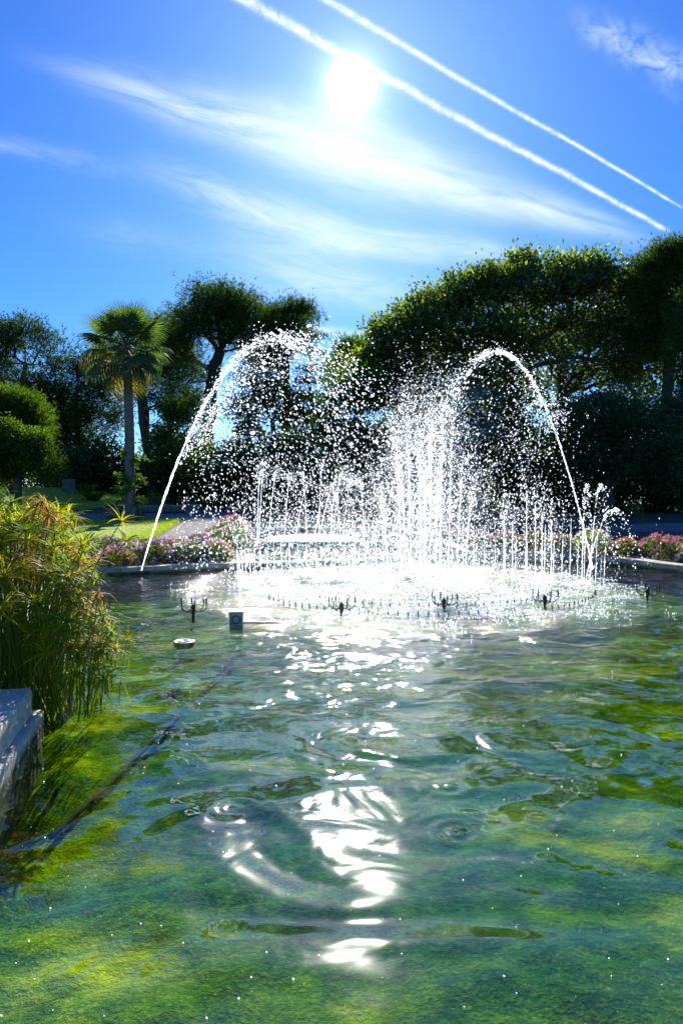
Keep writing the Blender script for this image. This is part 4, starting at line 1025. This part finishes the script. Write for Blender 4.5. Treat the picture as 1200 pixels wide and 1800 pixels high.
tree('rounded_shrub_tree', 'large dark blue green bushy tree right of the fountain', 'tree', gb(1065, 33), W(1065, 780, 33),
     [lobe(1060, 730, 33, 80, 50, 2), lobe(1010, 760, 33, 45, 60, 1.8), lobe(1120, 770, 33, 65, 60, 2), lobe(1170, 810, 33, 55, 55, 2), lobe(1060, 810, 33, 70, 50, 2), lobe(1190, 730, 33, 40, 40)], .3, 420, 46, .30, (.20, .085), LM['blue'], BARK2, seed=34, shell=.6)
tree('rounded_tree', 'round light green tree at the left edge above the papyrus', 'tree', gb(30, 30), W(35, 800, 30),
     [lobe(30, 800, 30, 55, 45), lobe(80, 820, 30, 34, 34), lobe(0, 770, 30, 45, 40), lobe(60, 775, 30, 30, 25), lobe(-20, 820, 30, 60, 40)], .16, 300, 60, .17, (.11, .06), LM['mid'], BARK2, seed=35, shell=.65)
tree('young_pine', 'feathery green pine just above the round tree at the left edge', 'pine tree', gb(20, 33), W(25, 720, 33),
     [lobe(25, 725, 33, 45, 34), lobe(55, 745, 33, 24, 24), lobe(-10, 710, 33, 30, 30)], .14, 110, 26, .26, lmat=LM['mid'], seed=8, kind='needle', leaf=(.22, .03, 5), bmat=BARK)
# undergrowth
def shrub(label, px, d, w, h, lm, seed, n=70, nl=60, lf=(.15, .07), name='shrub', cat='shrub', crad=.26, group='dark shrubs under the trees', yb=None):
    b = gb(px, d); r = np.random.default_rng(seed + 900)
    root = thing(name, label, cat, tuple(b), 0, group)
    C = clumps_in([(0, 0, h * .45, w, w * .8, h * .55)], n, r, .7); C = C[C[:, 2] > .05]
    mbs = MB()
    for k in range(0, len(C), 3):
        mbs.tube([(0, 0, 0), tuple(C[k] * .5 + np.array([0, 0, .1])), tuple(C[k])], [.03, .02, .01], 4, False)
    mbs.build('stems', BARK2, root)
    LC = (C[:, None] + r.normal(0, crad, (len(C), nl, 3))).reshape(-1, 3); LC[:, 2] = np.abs(LC[:, 2])
    V, F = leaves(LC, unit(LC - np.array([0, 0, h * .3])) * .6, lf[0], lf[1], r=r)
    obj('foliage', mesh_np('foliage', V, F, lm), root, kind='stuff')
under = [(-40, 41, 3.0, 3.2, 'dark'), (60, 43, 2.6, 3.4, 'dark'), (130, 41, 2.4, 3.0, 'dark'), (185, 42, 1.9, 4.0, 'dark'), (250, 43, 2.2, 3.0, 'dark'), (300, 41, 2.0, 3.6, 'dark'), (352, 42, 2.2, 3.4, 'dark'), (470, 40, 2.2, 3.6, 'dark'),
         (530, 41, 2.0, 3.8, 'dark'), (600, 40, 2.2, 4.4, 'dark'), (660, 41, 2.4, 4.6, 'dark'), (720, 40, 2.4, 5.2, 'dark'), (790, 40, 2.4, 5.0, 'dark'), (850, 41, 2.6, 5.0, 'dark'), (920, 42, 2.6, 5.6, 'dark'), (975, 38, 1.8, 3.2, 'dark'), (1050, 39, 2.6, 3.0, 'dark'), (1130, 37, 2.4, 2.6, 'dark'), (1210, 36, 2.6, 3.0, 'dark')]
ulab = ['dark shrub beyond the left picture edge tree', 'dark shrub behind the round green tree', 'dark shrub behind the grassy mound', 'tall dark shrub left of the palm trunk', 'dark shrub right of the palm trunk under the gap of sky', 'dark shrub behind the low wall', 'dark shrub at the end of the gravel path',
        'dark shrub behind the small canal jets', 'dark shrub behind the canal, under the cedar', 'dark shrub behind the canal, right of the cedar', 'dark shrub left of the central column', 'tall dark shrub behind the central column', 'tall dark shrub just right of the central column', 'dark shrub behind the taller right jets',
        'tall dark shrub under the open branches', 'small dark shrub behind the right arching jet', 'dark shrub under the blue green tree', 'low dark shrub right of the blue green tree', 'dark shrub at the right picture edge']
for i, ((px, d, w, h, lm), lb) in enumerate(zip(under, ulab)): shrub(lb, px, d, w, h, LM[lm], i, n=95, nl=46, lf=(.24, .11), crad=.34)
shrub('small bright shrub left of the foot of the left jet', 275, 32, .55, .95, LM['bright'], 60, 26, 40, (.09, .045), crad=.14, group='bright low shrubs')
shrub('yellow green shrub glowing low at the right under the trees', 1115, 31, .35, .9, LM['bright'], 61, 8, 30, (.10, .05), crad=.12, group='bright low shrubs')
def tussock(px, d, lab, n=260, h=.9):
    b = gb(px, d); V, F = [], []
    for k in range(n):
        an = rnd.uniform(0, 6.3); d0 = unit(np.array([math.cos(an) * .6, math.sin(an) * .6, 1])); leaf_strip(V, F, np.array([math.cos(an), math.sin(an), 0]) * rnd.uniform(0, .2), d0, np.array([0, 1., .2]), rnd.uniform(.5, 1) * h, .013, rnd.uniform(.5, 1.6), 4)
    obj('grass_tussock', mesh_np('grass_tussock', np.array(V), np.array(F), LM['mid']), loc=tuple(b + np.array([0, 0, .08])), label=lab, category='ornamental grass')
tussock(165, 33, 'arching grass tussock on the dark mound left of the palm'); tussock(150, 35, 'second grass tussock behind the first on the mound')

# ------------------------------------------------------------------ palms
M_FROND = leaf_mat('palm_frond', [(.05, .105, .045), (.08, .15, .05), (.15, .21, .04)], .5, .03, (1.3, 1.3, .6))
M_FRONDY = leaf_mat('palm_frond_yellow', [(.14, .17, .02), (.25, .25, .03), (.34, .29, .05)], .55, .06, (1.3, 1.15, .6))
M_FRONDB = leaf_mat('palm_frond_blue', [(.06, .10, .09), (.09, .14, .12), (.13, .18, .14)], .2, .10)
def fan_mesh(name, mat, R=.8, n=30, droop=.35, arc=250, petiole=.9):
    """a fan leaf: petiole along +X, pleated segments with free drooping tips"""
    V, F = [], []
    mb = MB(); ln = np.linspace(0, 1, 6); mb.tube(np.c_[ln * petiole, 0 * ln, -.06 * ln ** 2 * petiole], np.linspace(.022, .010, 6), 4, False)
    hub = np.array([petiole, 0, -.06 * petiole])
    for k in range(n):
        an = math.radians(-arc / 2 + arc * k / (n - 1)); d = np.array([math.cos(an), math.sin(an), 0]); s = np.array([-math.sin(an), math.cos(an), 0])
        Rk = R * (1 - .18 * abs(k / (n - 1) - .5)) * rnd.uniform(.92, 1.06); w = R * math.radians(arc) / n * .52
        fold = .25 * w * (1 if k % 2 else -1)
        pts = [hub, hub + d * Rk * .42 - s * w * .46 + np.array([0, 0, fold - .02 * R]), hub + d * Rk * .42 + s * w * .46 + np.array([0, 0, -fold - .02 * R]),
               hub + d * Rk * .72 - s * w * .22 + np.array([0, 0, -droop * .35 * R]), hub + d * Rk * .72 + s * w * .22 + np.array([0, 0, -droop * .35 * R]), hub + d * Rk * (1 - droop * .2) + np.array([0, 0, -droop * R])]
        b = mb.n; mb.add(pts, [(0, 1, 2)]); 
        mb.add(pts, [(1, 3, 4, 2)]); mb.add(pts, [(3, 5, 4)])
    return mb.mesh(name, mat)
def palm(label, base, H, tr, nf, R, pet, mats, seed, name='fan_palm', boot=True, lean=(0, 0)):
    r = random.Random(seed); root = thing(name, label, 'palm', tuple(base))
    if boot:
        z = np.linspace(0, H, 60); rad = tr * (1 + 1.0 * np.exp(-z / .28) - .22 * z / H) * (1 + .035 * np.sin(z * 34) + .02 * np.array([r.uniform(-1, 1) for _ in z]))
        MB().tube(np.c_[.05 * np.sin(z * .5) + lean[0] * z / H, z * 0, z - .05], rad, 14).build('trunk', M_PTRUNK, root, True)
    meshes = {k: [fan_mesh('frond', m_, R, 30, dr, 250, pet) for dr in ((.15, .35, .6) if k != 'y' else (.6, .85, 1.1))] for k, m_ in mats.items()}
    for k in range(nf):
        f = k / (nf - 1); el = 1.5 - 2.45 * f ** .9 + r.uniform(-.1, .1)      # top fronds stand, low ones hang
        az = k * 2.39996 + r.uniform(-.2, .2)
        key = 'y' if ('y' in mats and f > .62 and r.random() < .6) else 'g'
        o = obj('frond', meshes[key][min(2, int(f * 3))], root, (lean[0], 0, H - .15 + .25 * (1 - f)))
        o.rotation_euler = (Matrix.Rotation(az, 4, 'Z') @ Matrix.Rotation(-el, 4, 'Y') @ Matrix.Rotation(r.uniform(-.35, .35), 4, 'X')).to_euler()
        s = r.uniform(.85, 1.12) * (.85 if f < .15 else 1); o.scale = (s, s, s)
    return root
t = NT('palm_trunk'); n1 = t.noise(5, 5, .6, stretch=(1, 1, 5)); n2 = t.noise(22, 4)
M_PTRUNK = t.principled(t.mix(.3, t.ramp(n1, [(.3, (.09, .075, .058)), (.7, (.22, .19, .15))]), t.ramp(n2, [(.3, (.05, .04, .03)), (.7, (.26, .23, .18))])), .9, t.bump(n1, .6, .03))
pb = WG(228, 917); PALM = np.array([pb[0], pb[1], float(G(*pb))])
palm('tall fan palm with a climber on its trunk standing on the bright lawn', PALM, 6.7, .20, 40, 1.05, 1.0, {'g': M_FROND, 'y': M_FRONDY}, 3, lean=(-.1, 0))
pb2 = gb(838, 36); 
palm('small blue fan palm behind the white central column', pb2, W(838, 720, 36)[2] - pb2[2], .16, 16, .95, .9, {'g': M_FRONDB}, 5, name='blue_fan_palm')
# climber on the palm trunk
V_, F_ = [], []
r = np.random.default_rng(55)
cl = thing('climbing_vine', 'bright green creeper climbing the lower half of the palm trunk', 'climber', tuple(PALM))
mbv = MB(); C = []
for k in range(26):
    z0 = r.uniform(.1, 2.6); an = r.uniform(0, 6.3); L = r.uniform(.25, .85) * (1 if z0 < 2.2 else .7)
    a0 = np.array([math.cos(an) * .2, math.sin(an) * .2, z0]); d0 = np.array([math.cos(an), math.sin(an) * .6, r.uniform(-.1, .5)]); ln = np.linspace(0, 1, 6)
    P = a0 + d0 * (ln * L)[:, None] + np.array([0, 0, -.35 * L]) * (ln ** 2)[:, None]; mbv.tube(P, np.linspace(.010, .004, 6), 4, False)
    q = r.random(60); C.append(np.array([a0 + d0 * L * f + np.array([0, 0, -.35 * L * f * f]) for f in q]) + r.normal(0, .05, (60, 3)))
for k in range(5):
    z = np.linspace(0, 2.6, 16); ph = r.uniform(0, 6); rr_ = .20 + .18 * np.exp(-z / .28) + .015
    mbv.tube(np.c_[rr_ * np.cos(ph + z * 1.2), rr_ * np.sin(ph + z * 1.2), z], .014, 5, False)
mbv.build('stems', BARK2, cl); C = np.vstack(C); V, F = leaves(C, np.array([0, 0, .1]), .105, .075, r=r); obj('foliage', mesh_np('foliage', V, F, LM['bright']), cl, kind='stuff')

# ------------------------------------------------------------------ flower beds
FLW = {}
for nm, c in (('pink', (.60, .16, .28)), ('magenta', (.36, .04, .24)), ('white', (.80, .78, .78)), ('rose', (.70, .28, .36)), ('lilac', (.42, .18, .52)), ('russet', (.30, .05, .04))):
    FLW[nm] = leaf_mat('petals_' + nm, [tuple(q * .8 for q in c), c, tuple(min(.85, q * 1.25) for q in c)], .45, .03, (1.1, 1.0, 1.0))
LM['bed'] = leaf_mat('bed_leaves', [(.035, .07, .012), (.08, .14, .014), (.20, .26, .03)], .5, .08)
LM['bedy'] = leaf_mat('bed_leaves_lime', [(.10, .14, .012), (.20, .25, .02), (.32, .34, .04)], .5, .08)
def bed_plant(x, y, w, h, cols, seed, label, lm='bed', nleaf=900, nfl=90, group='flower bushes', fl=.045):
    z = float(G(x, y)); r = np.random.default_rng(seed + 500)
    root = thing('flower_bush', label, 'flower bush', (x, y, z), 0, group)
    v = unit(r.normal(0, 1, (nleaf, 3))); v[:, 2] = np.abs(v[:, 2]); q = r.uniform(.55, 1.0, nleaf)[:, None]
    lump = 1 + .22 * (fbm(v * 2.2 + seed, 2)[:, None] - .4)
    C = v * q * lump * np.array([w, w * .85, h]); C[:, 2] += .02
    V, F = leaves(C, v * .7 + np.array([0, 0, .2]), .085, .052, r=r)
    obj('foliage', mesh_np('foliage', V, F, LM[lm]), root, kind='stuff')
    mbs = MB()
    for k in range(9): mbs.tube([(0, 0, -.03), tuple(C[k] * .5), tuple(C[k] * .9)], [.008, .006, .004], 4, False)
    mbs.build('stems', PAP['dry'], root)
    for ci, cn in enumerate(cols):
        k = nfl // len(cols); v = unit(r.normal(0, 1, (k, 3))); v[:, 2] = np.abs(v[:, 2]) * 1.2; v = unit(v)
        lump = 1 + .22 * (fbm(v * 2.2 + seed, 2)[:, None] - .4)
        Cf = v * lump * np.array([w, w * .85, h]) * r.uniform(.98, 1.10, (k, 1))
        Cf = (Cf[:, None] + r.normal(0, fl * .45, (k, 4, 3))).reshape(-1, 3)
        V, F = leaves(Cf, np.repeat(v, 4, 0) * .5, fl, fl * .85, r=r); obj('blossoms', mesh_np('blossoms', V, F, FLW[cn]), root, kind='stuff')
lb = [(-4.75, 15.05, .42, .34, ('magenta', 'rose'), 'low bush with magenta blossom at the left end of the bed', 'bedy'),
      (-4.95, 16.3, .50, .36, ('lilac', 'white'), 'hazy bush with pale blossom behind the papyrus heads', 'bed'),
      (-4.15, 15.6, .46, .44, ('magenta', 'white', 'lilac'), 'bush with magenta and white blossom left of the jet foot', 'bed'),
      (-3.75, 16.3, .48, .42, ('rose', 'russet'), 'bush with russet and rose blossom behind the left jet', 'bed'),
      (-3.35, 15.75, .46, .42, ('white',), 'leafy bush with few white flowers right of the left jet', 'bed'),
      (-2.85, 16.0, .40, .42, ('rose', 'white'), 'lime leaved bush near the corner of the coping', 'bedy'),
      (-2.75, 17.6, .58, .56, ('white', 'rose', 'white'), 'large bush with white and rose blossom by the canal corner', 'bed'),
      (-3.55, 17.6, .45, .40, ('lilac',), 'low lilac tinged bush in front of the gravel path', 'bed'),
      (-3.15, 19.6, .62, .60, ('pink', 'white'), 'tall bush with pink tips beside the canal', 'bed'),
      (-3.35, 21.9, .55, .55, ('pink', 'rose'), 'farthest pink bush along the canal', 'bed'),
      (-5.7, 17.6, .55, .36, ('lilac', 'white'), 'low flowering bush at the lawn edge', 'bed'),
      (-4.4, 17.4, .55, .30, ('magenta', 'lilac'), 'low magenta bush between lawn and coping', 'bed')]
for i, (x, y, w, h, c, l, lm) in enumerate(lb): bed_plant(x, y, w * 1.15, h * 1.12, c, i, l, lm, 1000, 150, 'flower bushes of the left bed')
rb = [(2.45, 23.2, .5, .5, ('white', 'rose'), 'pale bush seen through the central spray'), (2.9, 20.2, .5, .45, ('rose', 'pink'), 'pink bush directly behind the central column'),
      (3.5, 18.2, .5, .46, ('white', 'pink'), 'bush right of the central column behind the coping'), (4.15, 18.0, .5, .48, ('pink', 'rose'), 'bush with pink blossom behind the upright jets'),
      (4.8, 17.9, .48, .50, ('rose', 'russet'), 'bush with russet rose blossom behind the upright jets'), (5.4, 17.6, .46, .46, ('white', 'rose'), 'small pale bush left of the tall right jet foot'),
      (6.05, 17.2, .52, .62, ('white',), 'lime green bush with few flowers right of the right jet'), (6.75, 16.9, .46, .42, ('russet', 'rose'), 'dark bush between the lime bush and the pink one'),
      (7.45, 16.7, .60, .52, ('pink', 'rose', 'pink'), 'showy pink bush near the right edge'), (8.0, 16.0, .45, .40, ('white',), 'lime green bush at the right picture edge'), (8.2, 17.2, .55, .44, ('pink',), 'pink bush cut by the right picture edge')]
for i, (x, y, w, h, c, l) in enumerate(rb): bed_plant(x, y, w, h, c, 40 + i, l, 'bedy' if 'lime' in l else 'bed', 900, 240 if 'showy' in l else 130, 'flower bushes of the right bed')
# bare soil of the beds and a plant label
sg = thing('plant_label', 'small bluish plant label stuck in the left bed by the coping', 'plant label', (-2.55, 16.25, float(G(-2.55, 16.25))), .2)
MB().tube([(0, 0, -.05), (0, 0, .20)], .006, 5).build('stake', M_IRON, sg)
t = NT('label_plate'); n1 = t.noise(20, 3); M_PLATE = t.principled(t.ramp(n1, [(.3, (.45, .55, .62)), (.7, (.60, .70, .76))]), .4)
pl = MB().box((0, 0, 0), (.13, .008, .10), bev=.002).build('plate', M_PLATE, sg, loc=(0, -.01, .22)); pl.rotation_euler = (-.35, .25, 0)

# ------------------------------------------------------------------ small architecture behind
wl_o = WG(245, 899); wr = WG(340, 901)
M_OLD = stone_mat('old_wall_stone', (.10, .095, .08), (.18, .17, .14), (.27, .25, .21))
wd = np.array(wr) - np.array(wl_o); Lw = np.linalg.norm(wd); wt = thing('low_wall', 'low stone wall with pale capping beyond the palm and path', 'wall', (wl_o[0], wl_o[1], float(G(*wl_o))), math.atan2(wd[1], wd[0]))
for k in range(7):
    MB().box(((k + .5) * Lw / 7, 0, .09), (Lw / 7 - .02, .3, .22), bev=.01).build('stone', M_OLD, wt)
    MB().box(((k + .5) * Lw / 7, 0, .225), (Lw / 7 - .015, .38, .05), bev=.01).build('cap_stone', M_COPE, wt)
pd = thing('pedestal', 'small square stone pedestal at the path end of the low wall', 'pedestal', (wr[0], wr[1], float(G(*wr)) - .02))
MB().box((0, 0, .05), (.6, .6, .14), bev=.01).build('plinth', M_OLD, pd); MB().box((0, 0, .22), (.46, .46, .2), bev=.01).build('shaft', M_OLD, pd); MB().box((0, 0, .36), (.66, .66, .07), bev=.015).build('cap', M_COPE, pd)
tb = gb(121, 34.5)
rk = obj('boundary_stone', None, loc=tuple(tb)); bpy.data.objects.remove(rk)
MB().box((0, 0, .35), (.62, .35, .9), .2, .85, .05).build('boundary_stone', M_OLD, None, loc=tuple(tb), label='upright weathered grey stone on the shaded mound', category='stone')
# round temple glimpsed through the spray
tp = gb(438, 60); zt = float(W(438, 815, 60)[2]); tp[2] = zt
tm = thing('round_temple', 'small round domed temple glimpsed through the spray behind the garden', 'temple', tuple(tp))
zc = W(438, 765, 60)[2] - zt; R0 = 1.15
MB().lathe([(0.01, -4), (R0 + .5, -4), (R0 + .5, -.35), (R0 + .3, -.34), (R0 + .3, -.05), (R0 + .15, -.05), (R0 + .15, .02), (.01, .02)], 32).build('podium', M_COPE, tm)
for k in range(8):
    an = k * PI / 4 + .2
    MB().lathe([(.16, 0), (.16, .06), (.115, .1), (.105, zc - .12), (.15, zc - .05), (.15, zc)], 12).build('column', M_COPE, tm, True, loc=(R0 * math.cos(an), R0 * math.sin(an), .02))
MB().lathe([(R0 - .15, zc), (R0 + .22, zc), (R0 + .22, zc + .28), (R0 + .32, zc + .3), (R0 + .32, zc + .38), (R0 + .05, zc + .4)], 32).build('entablature', M_COPE, tm)
MB().lathe([(R0 + .06, zc + .38)] + [((R0 + .05) * math.cos(a_), zc + .38 + .95 * math.sin(a_)) for a_ in np.linspace(0, PI / 2 - .05, 9)] + [(.02, zc + 1.5)], 32).build('dome', M_OLD, tm, True)

# ------------------------------------------------------------------ lawn blades and ground litter
def scatter_blades(name, outline, n, L, w, mat, lab, lift=.05):
    o = np.array(outline); lo, hi = o.min(0), o.max(0); P = rng.random((n, 2)) * (hi - lo) + lo
    P = P[inside([tuple(q) for q in outline], P[:, 0], P[:, 1])]; z = G(P[:, 0], P[:, 1]) + lift
    V, F = needles(np.c_[P, z], np.tile([0, 0, 1.2], (len(P), 1)), L, w); obj(name, mesh_np(name, V, F, mat), kind='stuff', label=lab)
LM['grass'] = leaf_mat('grass_blades', [(.16, .24, .006), (.30, .40, .010), (.42, .48, .02)], .5, .03)
scatter_blades('grass', lawn_o, 26000, .07, .02, LM['grass'], 'short bright grass of the sunlit lawn', .06)
scatter_blades('grass', [(-24, 30), (-20, 40), (-12, 41), (-9.5, 36), (-11, 30.5), (-15, 28.5)], 16000, .09, .03, LM['grass'], 'grass on the mound at the back left', .06)
n = 3000; P = np.c_[rng.uniform(-14, 12, n), rng.uniform(17, 40, n)]; P = P[~inside(POOL_OUT, P[:, 0], P[:, 1])]
V, F = leaves(np.c_[P, G(P[:, 0], P[:, 1]) + .03], np.zeros(3), .08, .05); obj('leaf_litter', mesh_np('leaf_litter', V, F, PAP['dry']), kind='stuff', label='fallen leaves on the ground under the trees')
